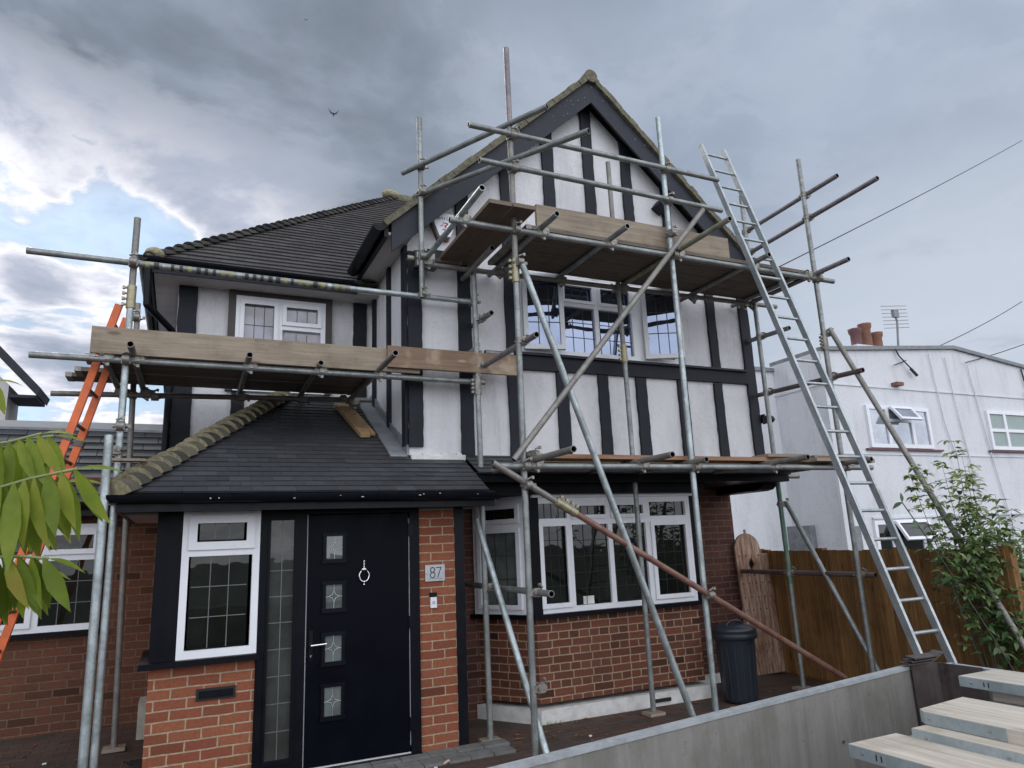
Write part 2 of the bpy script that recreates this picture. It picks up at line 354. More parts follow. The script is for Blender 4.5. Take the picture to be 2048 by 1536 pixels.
    def build(s, name, mat=None, parent=None, weld=False):
        me = bpy.data.meshes.new(name); me.from_pydata(s.v, [], s.f)
        mats = []
        for x in s.m:
            x = x or mat
            if x not in mats: mats.append(x)
        for x in mats: me.materials.append(MATS[x])
        me.polygons.foreach_set('material_index', [mats.index(x or mat) for x in s.m])
        me.polygons.foreach_set('use_smooth', s.sm)
        uv = me.uv_layers.new(name='UVMap').data
        tn = me.attributes.new('tone', 'FLOAT', 'FACE').data
        for p in me.polygons:
            tn[p.index].value = s.tone[p.index]
            n = p.normal
            if abs(n.z) < .98: t = Vector((-n.y, n.x, 0)).normalized(); bt = n.cross(t)
            else: t, bt = Vector((1, 0, 0)), Vector((0, 1, 0))
            for li in p.loop_indices:
                c = me.vertices[me.loops[li].vertex_index].co; uv[li].uv = (c.dot(t), c.dot(bt))
        me.update()
        ob = bpy.data.objects.new(name, me); C.objects.link(ob)
        if parent:
            ob.parent = parent
            if parent.type == 'EMPTY': ob.location = -parent.location
        return ob
def tag(o, label=None, cat=None, group=None, kind=None):
    if label: o['label'] = label
    if cat: o['category'] = cat
    if group: o['group'] = group
    if kind: o['kind'] = kind
    return o
def empty(name, loc, label, cat, group=None):
    o = bpy.data.objects.new(name, None); o.empty_display_size = .2; C.objects.link(o); o.location = loc
    return tag(o, label, cat, group)
def rag(a, b, n, amp):                               # points from a to b with small sideways wander
    a, b = Vector(a), Vector(b); out = []
    for k in range(n+1):
        p = a.lerp(b, k/n)
        out.append(p+Vector((random.uniform(-amp, amp), 0, 0)))
    return out

# ------------------------------------------------------------------ setting
g = MB(); g.box(-300, 300, -300, 400, -1.0, -.62); tag(g.build('ground', 'asphalt'), kind='structure')
def gz(x, y):
    t = max(0, y-6.2)*.055
    return t*max(0, min(1, (1.2-x)/1.5)) - (.02 if y < 5.5 else 0)*0
g = MB()
xs = [-14, -9, -6, -4, -3, -2, -1.5, -1, -.5, 0, .5, 1, 1.5, 2, 3, 4, 5, 6, 7, 8.5, 10, 14]; ys = [-3, 0, 2, 4, 5.4, 6.2, 7, 8, 8.7, 10, 13]
for a, b in zip(xs, xs[1:]):
    for c, e in zip(ys, ys[1:]):
        g.face([(a, c, gz(a, c)), (b, c, gz(b, c)), (b, e, gz(b, e)), (a, e, gz(a, e))])
for (a, b) in (((-14, -3), (14, -3)), ((14, -3), (14, 13)), ((-14, 13), (-14, -3))):
    g.face([(a[0], a[1], -.62), (b[0], b[1], -.62), (b[0], b[1], gz(*b)), (a[0], a[1], gz(*a))])
tag(g.build('driveway', 'drive_paving'), kind='structure')
g = MB()                                            # row of setts in front of the step
for k in range(13):
    x = .05+k*.205
    g.obox((x, 5.98, .0), (.197, 0, 0), (0, .19, 0), (0, 0, .022), tone=random.random())
for k in range(11):
    x = .05+k*.245
    g.obox((x, 6.18, .0), (.237, 0, 0), (0, .14, 0), (0, 0, .034), tone=random.random())
tag(g.build('kerb', 'kerb_grey'), kind='structure')

# ------------------------------------------------------------------ the house
house = empty('house', (2.0, 8.0, 0), 'half timbered house with black and white gable, brick ground floor and slate porch', 'house')
H = house
def wallpoly(mb, poly, d): mb.prism(poly, d)
# lower brick walls
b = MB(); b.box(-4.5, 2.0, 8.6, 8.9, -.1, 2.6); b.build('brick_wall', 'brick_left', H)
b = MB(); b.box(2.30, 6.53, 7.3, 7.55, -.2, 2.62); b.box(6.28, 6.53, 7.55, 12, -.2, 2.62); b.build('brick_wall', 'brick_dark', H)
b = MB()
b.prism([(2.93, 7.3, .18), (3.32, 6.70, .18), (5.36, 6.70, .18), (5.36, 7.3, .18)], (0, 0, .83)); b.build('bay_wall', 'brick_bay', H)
b = MB(); b.prism([(2.88, 7.29, -.1), (3.30, 6.655, -.1), (5.40, 6.655, -.1), (5.40, 7.29, -.1)], (0, 0, .235)); b.box(5.402, 6.2, 7.24, 7.3, -.2, .10); b.build('plinth', 'plinth_white', H)
b = MB(); b.box(4.60, 4.84, 6.64, 6.656, .04, .075); b.build('air_brick', 'black_paint', H)
# upper rendered walls
zb = 2.62
b = MB()
ap = lambda x: 4.93+.925*(min(x, 8.54-x)-1.77)-.16
b.prism([(1.99, 6.65, zb), (6.55, 6.65, zb), (6.55, 6.65, ap(6.55)), (4.27, 6.65, ap(4.27)), (1.99, 6.65, ap(1.99))], (0, .25, 0))
b.build('gable_wall', 'white_render', H)
b = MB(); b.box(1.99, 2.24, 6.9, 8.4, 2.4, 5.05); b.build('side_wall', 'white_render', H); b = MB(); b.box(6.30, 6.55, 6.9, 12, zb, 5.05); b.build('side_wall', 'white_render', H)
b = MB(); b.box(-.16, 1.99, 8.15, 8.4, 2.2, 4.72); b.box(-.16, .09, 8.4, 12.0, 2.2, 4.72); b.build('wing_wall', 'white_render', H)
b = MB(); b.box(-.1, 6.5, 11.7, 11.95, -.1, 5); b.build('rear_wall', 'white_render', H)
# timbers on the gable
def timber_v(x0, x1, z0, z1, y=6.615, dep=.035, amp=.0045, top=None):
    m = MB(); n = max(4, int((z1-z0)/.07)); L = rag((x0, y, z0), (x0, y, z1), n, amp); Q = rag((x1, y, z0), (x1, y, z1), n, amp)
    if top:
        L[-1].z = top(x0); Q[-1].z = top(x1)
    for k in range(n):
        m.face([L[k], Q[k], Q[k+1], L[k+1]])
        dv = Vector((0, dep, 0)); m.face([L[k+1], L[k+1]+dv, L[k]+dv, L[k]]); m.face([Q[k], Q[k]+dv, Q[k+1]+dv, Q[k+1]])
    m.face([L[0], L[0]+dv, Q[0]+dv, Q[0]]); m.face([Q[n], Q[n]+dv, L[n]+dv, L[n]])
    return m.build('timber', 'black_timber', H)
tp = lambda x: ap(x)+.02
timber_v(1.985, 2.13, zb+.08, 4.75, dep=.03)
for x0, x1 in ((2.535, 2.675), (3.08, 3.225)): timber_v(x0, x1, zb, tp(x0), top=tp)
for x0, x1 in ((3.665, 3.805), (4.20, 4.33), (4.715, 4.855), (5.315, 5.455), (5.865, 5.99)): timber_v(x0, x1, zb, 3.56)
timber_v(6.405, 6.55, zb, 4.76, dep=.03)
timber_v(5.875, 6.0, 3.735, tp(5.93), top=tp)
timber_v(5.335, 5.45, 3.735, tp(5.39), top=tp)
for x0, x1 in ((3.64, 3.785), (4.205, 4.345), (4.755, 4.89)): timber_v(x0, x1, 4.75, tp(x0), top=tp)
m = MB(); m.prism([(3.226, 6.60, 3.56), (6.404, 6.60, 3.575), (6.404, 6.60, 3.72), (3.226, 6.60, 3.715)], (0, .05, 0)); m.build('sill_beam', 'black_timber', H)
m = MB(); m.prism([(3.226, 6.56, 3.716), (6.38, 6.56, 3.721), (6.38, 6.56, 3.745), (3.226, 6.56, 3.745)], (0, .09, 0)); m.build('sill_board', 'barge_board', H)
m = MB(); m.box(2.131, 2.534, 6.61, 6.65, 4.70, 4.80); m.build('timber', 'black_timber', H)
for x0 in (5.14,):
    m = MB(); m.prism([(x0+.03, 6.44, 5.78), (x0+.15, 6.44, 5.70), (x0+.22, 6.44, 5.80), (x0+.11, 6.44, 5.88)], (0, .2, 0)); m.build('purlin_end', 'black_timber', H)
# timbers on the side wall and wing
for y0, y1, z0 in ((7.93, 8.02, 3.3), (7.28, 7.37, 3.0), (6.66, 6.78, 2.72)):
    m = MB(); m.box(1.955, 1.99, y0, y1, z0, 4.82); m.build('timber', 'black_timber', H)
for x0, x1, z0, z1 in ((-.155, .035, 2.6, 4.71), (.425, .56, 2.9, 3.55), (1.755, 1.915, 3.3, 4.71)):
    timber_v(x0, x1, z0, z1, 8.118, .032, .004)
m = MB()
for a in ((.355, 1.495, 4.60, 4.68), (.355, .43, 3.5, 4.60), (1.42, 1.495, 3.5, 4.60)): m.box(a[0], a[1], 8.09, 8.15, a[2], a[3])
m.build('window_surround', 'brown_trim', H)

# ------------------------------------------------------------------ windows
def quadbox(mb, O, U, N, u0, u1, z0, z1, n0, n1, mat=None):
    mb.obox(O+U*u0+N*n0+Vector((0, 0, z0)), U*(u1-u0), N*(n1-n0), (0, 0, z1-z0), mat)
def window(parent, O, U, bars, panes, sashes=(), frame='upvc', glass='glass_dark', came='lead_came', name='window', fd=.06):
    """bars: (u0,u1,z0,z1) frame pieces; sashes: outer rects standing proud with their own bars; panes: (u0,u1,z0,z1,nx,nz[,glass])"""
    O = Vector(O); U = Vector(U).normalized(); N = Vector((U.y, -U.x, 0))      # N points outwards
    f = MB()
    for a in bars: quadbox(f, O, U, N, *a, 0, fd)
    fr = f.build(name, frame, parent)
    for (u0, u1, z0, z1, w_) in sashes:
        s = MB()
        quadbox(s, O, U, N, u0, u1, z0, z0+w_, fd-.003, fd+.022); quadbox(s, O, U, N, u0, u1, z1-w_, z1, fd-.003, fd+.022)
        quadbox(s, O, U, N, u0, u0+w_, z0+w_, z1-w_, fd-.003, fd+.022); quadbox(s, O, U, N, u1-w_, u1, z0+w_, z1-w_, fd-.003, fd+.022)
        s.build('sash', frame, fr)
    for p in panes:
        u0, u1, z0, z1, nx, nz = p[:6]; gl = p[6] if len(p) > 6 else glass
        q = MB(); quadbox(q, O, U, N, u0-.01, u1+.01, z0-.01, z1+.01, .018, .026); q.build('pane', gl, fr)
        if nx or nz:
            l = MB(); w2 = .0034
            for k in range(1, nx+1): u = u0+(u1-u0)*k/(nx+1); quadbox(l, O, U, N, u-w2, u+w2, z0, z1, .026, .030)
            for k in range(1, nz+1): z = z0+(z1-z0)*k/(nz+1); quadbox(l, O, U, N, u0, u1, z-w2, z+w2, .0262, .0305)
            l.build('leading', came, fr)
    return fr
X = Vector((1, 0, 0))
# gable first floor window, two sashes standing open
O = (0, 6.65, 0)
gw = window(H, O, X, [(3.24, 5.33, 3.745, 3.80), (3.24, 5.33, 4.62, 4.68), (3.24, 3.29, 3.80, 4.62), (3.71, 3.77, 3.80, 4.62), (4.19, 4.245, 3.80, 4.62), (4.70, 4.86, 3.80, 4.62), (5.28, 5.33, 3.80, 4.62), (3.77, 4.19, 4.33, 4.385), (4.245, 4.70, 4.33, 4.385)],
            [(3.80, 4.16, 4.415, 4.575, 2, 0), (4.275, 4.67, 4.415, 4.575, 2, 0), (3.77, 4.19, 3.80, 4.33, 2, 2), (4.245, 4.70, 3.80, 4.33, 2, 2)],
            [(3.765, 4.195, 4.375, 4.615, .035), (4.24, 4.705, 4.375, 4.615, .035)], glass='glass_blue', came='dark_came')
def open_sash(hx, wid, ang, z0, z1, flip=1):
    U = Vector((math.cos(ang)*flip, -math.sin(ang), 0)); O2 = Vector((hx, 6.578, 0)); N = Vector((U.y, -U.x, 0))*(1 if flip > 0 else -1)
    s = MB(); w_ = .05
    for a in ((0, wid, z0, z0+w_), (0, wid, z1-w_, z1), (0, w_, z0+w_, z1-w_), (wid-w_, wid, z0+w_, z1-w_)): quadbox(s, O2, U, N, *a, 0, .05)
    so = s.build('open_sash', 'upvc_dull', gw)
    q = MB(); quadbox(q, O2, U, N, w_, wid-w_, z0+w_, z1-w_, .02, .03); q.build('pane', 'glass_blue', gw)
    l = MB()
    for k in (1, 2): u = w_+(wid-2*w_)*k/3; quadbox(l, O2, U, N, u-.004, u+.004, z0+w_, z1-w_, .031, .036)
    for k in (1, 2): z = z0+w_+(z1-z0-2*w_)*k/3; quadbox(l, O2, U, N, w_, wid-w_, z-.004, z+.004, .0312, .0365)
    l.build('leading', 'dark_came', gw)
open_sash(3.26, .46, R(13), 3.77, 4.64)
open_sash(4.84, .46, R(24), 3.77, 4.64)
# wing window
window(H, (0, 8.15, 0), X, [(.432, 1.418, 4.545, 4.60), (.432, .485, 3.5, 4.545), (.875, .935, 3.5, 4.545), (1.365, 1.418, 3.5, 4.545), (.935, 1.365, 4.235, 4.29), (.485, .875, 3.50, 3.55), (.935, 1.365, 3.50, 3.55)],
       [(.525, .845, 3.58, 4.50, 2, 3), (.985, 1.325, 4.32, 4.50, 2, 0), (.975, 1.33, 3.58, 4.20, 2, 2)],
       [(.475, .885, 3.54, 4.55, .045), (.93, 1.37, 4.285, 4.55, .045)], glass='glass_pale', came='dark_came')
# bay front
window(H, (0, 6.70, 0), X, [(3.315, 5.32, 1.03, 1.085), (3.315, 5.32, 2.13, 2.19), (3.315, 3.365, 1.085, 2.13), (3.70, 3.755, 1.085, 2.13), (4.20, 4.255, 1.085, 2.13), (4.69, 4.76, 1.085, 2.13), (5.255, 5.32, 1.085, 2.13)] +
       [(a, b_, 1.905, 1.975) for a, b_ in ((3.365, 3.70), (3.755, 4.20), (4.255, 4.69), (4.76, 5.255))],
       [(3.40, 3.69, 1.135, 1.905, 2, 4), (3.755, 4.20, 1.085, 1.905, 2, 4), (4.255, 4.69, 1.085, 1.905, 2, 4), (4.80, 5.215, 1.135, 1.865, 2, 4),
        (3.365, 3.70, 1.975, 2.13, 3, 0), (3.80, 4.155, 2.01, 2.10, 3, 0), (4.30, 4.65, 2.01, 2.10, 3, 0), (4.76, 5.255, 1.975, 2.13, 3, 0)],
       [(3.355, 3.715, 1.08, 1.94, .045), (4.75, 5.265, 1.08, 1.915, .045), (3.75, 4.21, 1.965, 2.14, .04), (4.245, 4.70, 1.965, 2.14, .04)], came='dull_came')
# bay splay
A = Vector((2.93, 7.3, 0)); Bv = Vector((3.27, 6.735, 0)); L = (Bv-A).length
window(H, A, Bv-A, [(0, L, 1.03, 1.09), (0, L, 2.13, 2.19), (0, .07, 1.09, 2.13), (L-.06, L, 1.09, 2.13), (.07, L-.06, 1.885, 1.955)],
       [(.12, L-.105, 1.14, 1.85, 2, 2, 'glass_frost'), (.12, L-.105, 1.99, 2.09, 2, 0)], [(.06, L-.05, 1.08, 1.895, .045), (.06, L-.05, 1.945, 2.14, .045)], came='dark_came')
m = MB(); m.prism([(3.262, 6.74, 1.02), (3.262, 6.635, 1.02), (3.36, 6.625, 1.02), (3.318, 6.74, 1.02)], (0, 0, 1.2)); m.build('corner_post', 'navy_frame', H)
m = MB(); m.box(5.321, 5.42, 6.68, 6.74, 1.02, 2.2); m.build('corner_post', 'navy_frame', H)
m = MB(); m.prism([(2.83, 7.29, .985), (3.25, 6.60, .985), (5.44, 6.60, .985), (5.44, 7.29, .985)], (0, 0, .042)); m.build('window_sill', 'navy_frame', H)
m = MB(); m.prism([(2.86, 7.29, 2.192), (3.29, 6.61, 2.192), (5.42, 6.61, 2.192), (5.42, 7.29, 2.192)], (0, 0, .028)); m.build('head_trim', 'upvc', H)
# items on the sill inside the bay
m = MB(); m.box(3.86, 3.99, 6.672, 6.680, 1.09, 1.17); m.build('sill_box', 'plinth_white', H)
# left ground floor window
window(H, (0, 8.60, 0), X, [(-1.95, -.70, 1.08, 1.14), (-1.95, -.70, 2.05, 2.12), (-1.95, -1.89, 1.14, 2.05), (-1.29, -1.22, 1.14, 2.05), (-.76, -.70, 1.14, 2.05), (-1.22, -.76, 1.76, 1.83), (-1.89, -1.29, 1.76, 1.83)],
       [(-1.22, -.76, 1.14, 1.76, 2, 2), (-1.15, -.80, 1.875, 2.0, 2, 0), (-1.84, -1.33, 1.18, 1.73, 2, 2), (-1.86, -1.33, 1.87, 2.0, 2, 0)],
       [(-1.23, -.75, 1.82, 2.06, .05), (-1.90, -1.28, 1.13, 1.77, .05)])
m = MB(); m.box(-2.02, -.64, 8.5, 8.6, 1.035, 1.08); m.build('window_sill', 'navy_frame', H)

# ------------------------------------------------------------------ roofs
def tiles(mb, fl, fr, ya, yb, zf, tw, ex, lift=.016, gap=.0012, skip=0.):
    """courses of single tiles on a slope facing -Y; fl/fr give left and right limits at y"""
    sl = (zf(yb)-zf(ya))/(yb-ya); cs = 1/math.sqrt(1+sl*sl); dy_ = ex*cs; y = ya; row = 0
    nrm = Vector((0, -sl, 1)).normalized()
    while y < yb-1e-4:
        y2 = min(y+dy_, yb); off = (row % 2)*tw/2; ym = (y+y2)/2; a, c = fl(ym), fr(ym)
        x = math.floor((a-off)/tw)*tw+off
        while x < c:
            x0, x1 = max(x, fl(y) if False else a), min(x+tw, c)
            if x1-x0 > .01:
                la = lift+random.uniform(-.0015, .002); lb = la+random.uniform(-.001, .001); j = random.uniform(-.002, .002)
                p0 = Vector((x0+gap, y+j-.012, zf(y+j-.012)))+nrm*la; p1 = Vector((x1-gap, y+j-.012, zf(y+j-.012)))+nrm*lb
                p2 = Vector((x1-gap, y2+.01, zf(y2+.01)))+nrm*.004; p3 = Vector((x0+gap, y2+.01, zf(y2+.01)))+nrm*.004
                t = random.gauss(.5, .10)
                mb.face([p0, p1, p2, p3], tone=t); mb.face([p0-nrm*(la+.002), p1-nrm*(lb+.002), p1, p0], tone=t*.3)
                mb.face([p0-nrm*(la+.002), p0, p3, p3-nrm*.005], tone=t); mb.face([p1, p1-nrm*(lb+.002), p2-nrm*.005, p2], tone=t)
            x += tw
        y = y2; row += 1
# main hipped roof
SH = .861
zf = lambda y: 4.77+SH*(y-7.72)
fl = lambda y: -.42+(y-7.72); fr = lambda y: 1.72+max(0, (zf(y)-4.93))/.925+.06
m = MB(); tiles(m, fl, fr, 7.70, 11.25, zf, .165, .127, .026)
zr = zf(11.25)
m.face([(-.42, 7.72, 4.765), (1.9, 7.72, 4.765), (5.4, 11.25, zr-.005), (3.11, 11.25, zr-.005)], tone=.3)
m.face([(-.42, 7.72, 4.765), (3.11, 11.25, zr), (3.11, 11.4, zr), (-.42, 14.9, 4.765)], tone=.5)
m.face([(3.11, 11.25, zr), (8, 11.25, zr), (8, 14.9, 4.765), (-.42, 14.9, 4.765)], tone=.5)
roof1 = m.build('roof', 'roof_tile', H)
def bonnets(p, q, n, rad, name, mat, parent, mortar=None, seg=7):
    """overlapping saddle tiles from p up to q along a hip"""
    p, q = Vector(p), Vector(q); ax = (q-p)/n; a = ax.normalized(); side = a.cross(Vector((0, 0, 1))).normalized(); nn = side.cross(a).normalized()
    mb = MB()
    for k in range(n):
        o = p+ax*k; e = o+ax*1.12; tn = random.gauss(.45, .22); rr = rad*random.uniform(.95, 1.08)
        arc = lambda c, r, l: [c+side*(math.sin(th)*r*1.15)+nn*(math.cos(th)*r-r*.35+l) for th in [R(-80+160*i/seg) for i in range(seg+1)]]
        A = arc(o, rr, .028+random.uniform(0, .008)); Bq = arc(e, rr*.84, .0)
        i = len(A); mb.mesh(A+Bq, [(j, j+i, j+1+i, j+1) for j in range(i-1)], None, True, tn)
        D = arc(o, rr*.80, .018); mb.mesh(A+D, [(j, j+1, i+j+1, i+j) for j in range(i-1)], mortar, False, tn)
        if mortar: mb.mesh(D+[o-nn*rr*.3], [tuple(range(i+1))], mortar, False, tn)
    return mb.build(name, mat, parent)
m = MB(); m.tube((-.42, 7.73, 4.74), (3.11, 11.25, zr-.03), .06, 8); m.build('hip_bedding', 'roof_tile', roof1)
bonnets((-.44, 7.70, 4.755), (3.11, 11.25, zr-.005), 40, .08, 'hip_tiles', 'bonnet_dark', roof1)
m = MB(); m.ball((-.40, 7.74, 4.83), .10, 12, sc=(1, 1, .7)); m.build('hip_mortar', 'mortar_lichen', roof1); m = MB(); m.ball((3.05, 11.2, zr+.05), .12, 12, sc=(1.3, 1, .7)); m.build('hip_mortar', 'mortar_lichen', roof1)
m = MB()
for k in range(14): m.tube((3.2+k*.33, 11.3, zr+.02), (3.54+k*.33, 11.3, zr+.02), .11, 10)
m.build('ridge_tiles', 'moss_verge', roof1)
# wing eaves: soffit, fascia, gutter, downpipe
m = MB(); m.box(-.40, 1.99, 7.78, 8.15, 4.66, 4.69); m.box(-.40, -.16, 8.15, 12, 4.66, 4.69); m.build('soffit', 'soffit_white', H)
m = MB(); m.box(-.44, 1.72, 7.755, 7.78, 4.64, 4.78); m.box(-.44, -.415, 7.78, 12, 4.64, 4.78); m.build('fascia', 'barge_board', H)
def gutter(mb, p, q, r=.055, seg=8, mat=None):
    p, q = Vector(p), Vector(q); a = (q-p).normalized(); s_ = a.cross(Vector((0, 0, 1)))
    for rr, fl_ in ((r, 0), (r*.86, 1)):
        P = [p+s_*math.cos(th)*rr-Vector((0, 0, 1))*math.sin(th)*rr for th in [math.pi*i/seg for i in range(seg+1)]]
        Q = [v+(q-p) for v in P]; i = seg+1
        F = [(j, j+1, i+j+1, i+j) for j in range(seg)]
        mb.mesh(P+Q, F if fl_ else [f[::-1] for f in F], mat, True)
    cap = lambda c: [c+s_*math.cos(th)*r-Vector((0, 0, 1))*math.sin(th)*r for th in [math.pi*i/seg for i in range(seg+1)]]
    mb.mesh(cap(p), [tuple(range(seg+1))]); mb.mesh(cap(q), [tuple(range(seg, -1, -1))])
m = MB(); gutter(m, (-.50, 7.69, 4.77), (1.66, 7.69, 4.755)); gutter(m, (-.50, 12, 4.77), (-.50, 7.64, 4.77)); m.build('gutter', 'black_gloss', H)
m = MB(); m.path([(-.45, 7.74, 4.70), (-.44, 7.76, 4.28), (-.20, 8.08, 4.12), (-.19, 8.10, 3.98), (-.19, 8.10, 2.6)], .036, 12); m.build('downpipe', 'black_gloss', H)
# main gable roof
rx, rz, ey = 4.27, 7.27, 6.45
m = MB()
TH = .07
def gslab(sx):
    x0 = rx-sx*2.52; z0 = rz-.925*2.52
    n = Vector((-sx*.925, 0, 1)).normalized()*TH
    m.prism([(x0, ey, z0), (rx, ey, rz), (rx, ey, rz+TH*1.3), (x0+n.x, ey, z0+n.z)], (0, 7.0, 0))
gslab(1); gslab(-1)
roof2 = m.build('roof', 'roof_tile', H)
m = MB()                                            # ragged verge of tile ends and mortar
for sx in (1, -1):
    n = 34
    for k in range(n):
        a = 2.56*k/n; b_ = 2.56*(k+1)/n+.01
        p = Vector((rx-sx*(2.56-a), ey-.045+random.uniform(-.006, .006), rz-.925*(2.56-a)+.0)); q = Vector((rx-sx*(2.56-b_), p.y, rz-.925*(2.56-b_)+.0))
        nn = Vector((-sx*.925, 0, 1)).normalized(); th = .052+random.uniform(-.006, .01)
        m.obox(p-nn*.006, q-p, Vector((0, .10, 0)), nn*(th+.012), tone=random.random())
m.build('verge', 'moss_verge', roof2)
m = MB(); m.tube((rx, ey-.05, rz+.02), (rx, 13.4, rz+.02), .085, 16); m.build('ridge_tiles', 'moss_verge', roof2)
# barge boards
for sx in (1, -1):
    m = MB(); n = 18; x0 = rx-sx*2.50
    zt = lambda x: rz-.925*abs(rx-x)-.004
    hgt = .315
    P = [(x0, ey, zt(x0)), (rx, ey, zt(rx)), (rx, ey, zt(rx)-hgt), (x0, ey, zt(x0)-hgt)]
    m.prism([Vector(p)+Vector((0, -.004*(sx > 0), 0)) for p in P], (0, .03, 0)); bb = m.build('barge_board', 'barge_board', H)
    f = MB()                                        # flaked paint patches on the board face
    for k in range(22 if sx > 0 else 9):
        x = rx-sx*abs(random.gauss(.25, .45)) if k < 12 else rx-sx*random.uniform(0, 2.3); z = zt(x)-random.uniform(.04, .28); s_ = random.uniform(.003, .009)
        cnt = 6; f.face([(x+math.cos(2*math.pi*i/cnt)*s_*random.uniform(.5, 1.6), ey-.0065, z+math.sin(2*math.pi*i/cnt)*s_*random.uniform(.4, 1)) for i in range(cnt)])
    f.build('flaked_paint', 'lead_grey', bb)
m = MB()                                            # soffit strip behind the barge boards
for sx in (1, -1):
    x0 = rx-sx*2.5; z0 = rz-.925*2.5-.03; m.prism([(x0, ey+.028, z0), (rx, ey+.028, rz-.03), (rx, ey+.028, rz-.05), (x0, ey+.028, z0-.02)], (0, .19, 0))
m.build('soffit', 'barge_board', H)
m = MB(); m.box(1.745, 1.985, 6.48, 8.14, 4.83, 4.86); m.build('soffit', 'soffit_white', H)
m = MB(); m.box(1.70, 1.742, 6.47, 7.72, 4.80, 4.96); m.build('fascia', 'black_gloss', H)
m = MB(); gutter(m, (1.64, 7.66, 4.875), (1.64, 6.42, 4.90), .065); m.build('gutter', 'black_gloss', H)
# porch roof
zp = lambda y: 2.235+.56*(y-6.0)
m = MB(); tiles(m, lambda y: -.43+(y-6.0)*.655, lambda y: 2.535 if y < 6.60 else 1.985, 5.98, 8.14, zp, .168, .1, .014)
m.face([(-.43, 6.0, 2.232), (2.53, 6.0, 2.232), (2.53, 6.64, zp(6.64)-.004), (.0, 6.64, zp(6.64)-.004)], tone=.2)
m.face([(.0, 6.64, zp(6.64)-.004), (1.985, 6.64, zp(6.64)-.004), (1.985, 8.14, zp(8.14)-.004), (.98, 8.14, zp(8.14)-.004)], tone=.2)
m.face([(-.43, 6.0, 2.232), (.98, 8.14, zp(8.14)), (-.43, 8.14, 2.232)], tone=.4)
m.face([(2.53, 6.0, 2.232), (2.53, 6.0, 2.16), (2.53, 6.64, 2.16), (2.53, 6.64, zp(6.64))], tone=.4)
roof3 = m.build('porch_roof', 'slate_tile', H)
bonnets((-.45, 5.96, 2.215), (.99, 8.14, zp(8.14)+.03), 22, .115, 'hip_tiles', 'bonnet_tile', roof3, 'mortar_lichen')
m = MB()                                            # lead flashing, stepped against the side wall
for k in range(9):
    y0 = 6.64+k*.165; z0 = zp(y0)
    m.obox((1.80, y0, z0+.012), (.185, 0, 0), (0, .17, .095), (0, 0, .012)); m.obox((1.965, y0, z0+.01), (.02, 0, 0), (0, .175, .095), (0, 0, .10+random.uniform(-.015, .02)))
m.build('flashing', 'lead_grey', roof3)
m = MB()
for k in range(14):
    x0 = 2.0+k*.04; m.obox((x0, 6.60, zp(6.6)+.0), (.041, 0, 0), (0, .045, .02), (0, 0, .035+random.uniform(0, .03)))
m.build('mortar_fillet', 'plinth_white', roof3)
m = MB(); m.box(-.44, 2.60, 6.0, 6.03, 2.08, 2.22); m.box(-.44, -.41, 6.03, 8.1, 2.08, 2.22); m.build('fascia', 'black_gloss', H)
m = MB(); gutter(m, (-.50, 5.945, 2.20), (2.62, 5.945, 2.195), .06); m.build('gutter', 'black_gloss', H)
m = MB(); m.box(-.41, 2.55, 6.03, 6.33, 2.09, 2.12, 'navy_frame'); m.box(-.40, 2.5, 6.325, 6.329, 2.075, 2.09, 'lead_grey'); m.box(-.41, -.1, 6.33, 8.1, 2.09, 2.12, 'soffit_white'); m.build('soffit', 'soffit_white', H)
m = MB()
for k in range(9):
    x = random.uniform(-.2, 2.4); z = random.uniform(2.15, 2.19); s_ = random.uniform(.003, .007); m.box(x-s_*random.uniform(.8, 3), x+s_, 5.874, 5.90, z, z+s_)
m.build('paint_spots', 'seal_white', roof3)
# canopy over the bay and the jetty beam
zc = lambda y: 2.42+.55*(y-6.28)
m = MB(); tiles(m, lambda y: 2.56, lambda y: 6.56, 6.26, 6.645, zc, .168, .1, .014); m.face([(2.56, 6.28, 2.415), (6.56, 6.28, 2.415), (6.56, 6.64, zc(6.64)-.004), (2.56, 6.64, zc(6.64)-.004)], tone=.3); m.face([(6.56, 6.28, 2.415), (6.56, 6.9, 2.415), (6.56, 6.9, 2.62), (6.56, 6.64, 2.62)])
m.build('canopy_roof', 'slate_tile', H)
m = MB(); m.box(2.56, 6.56, 6.29, 6.32, 2.325, 2.41); m.box(2.56, 6.56, 6.32, 7.3, 2.325, 2.35); m.box(6.53, 6.56, 6.32, 7.3, 2.35, 2.62); m.build('fascia', 'navy_frame', H)
m = MB(); m.prism([(2.45, 6.50, 2.221), (2.45, 6.50, 2.325), (5.45, 6.50, 2.325), (5.45, 6.50, 2.221)], (0, .79, 0))
m.prism([(6.30, 7.29, 2.235), (6.30, 6.62, 2.235), (6.30, 6.53, 2.25), (6.30, 6.47, 2.29), (6.30, 6.45, 2.325), (6.30, 7.29, 2.325)], (.23, 0, 0))
m.build('jetty_beam', 'navy_frame', H)
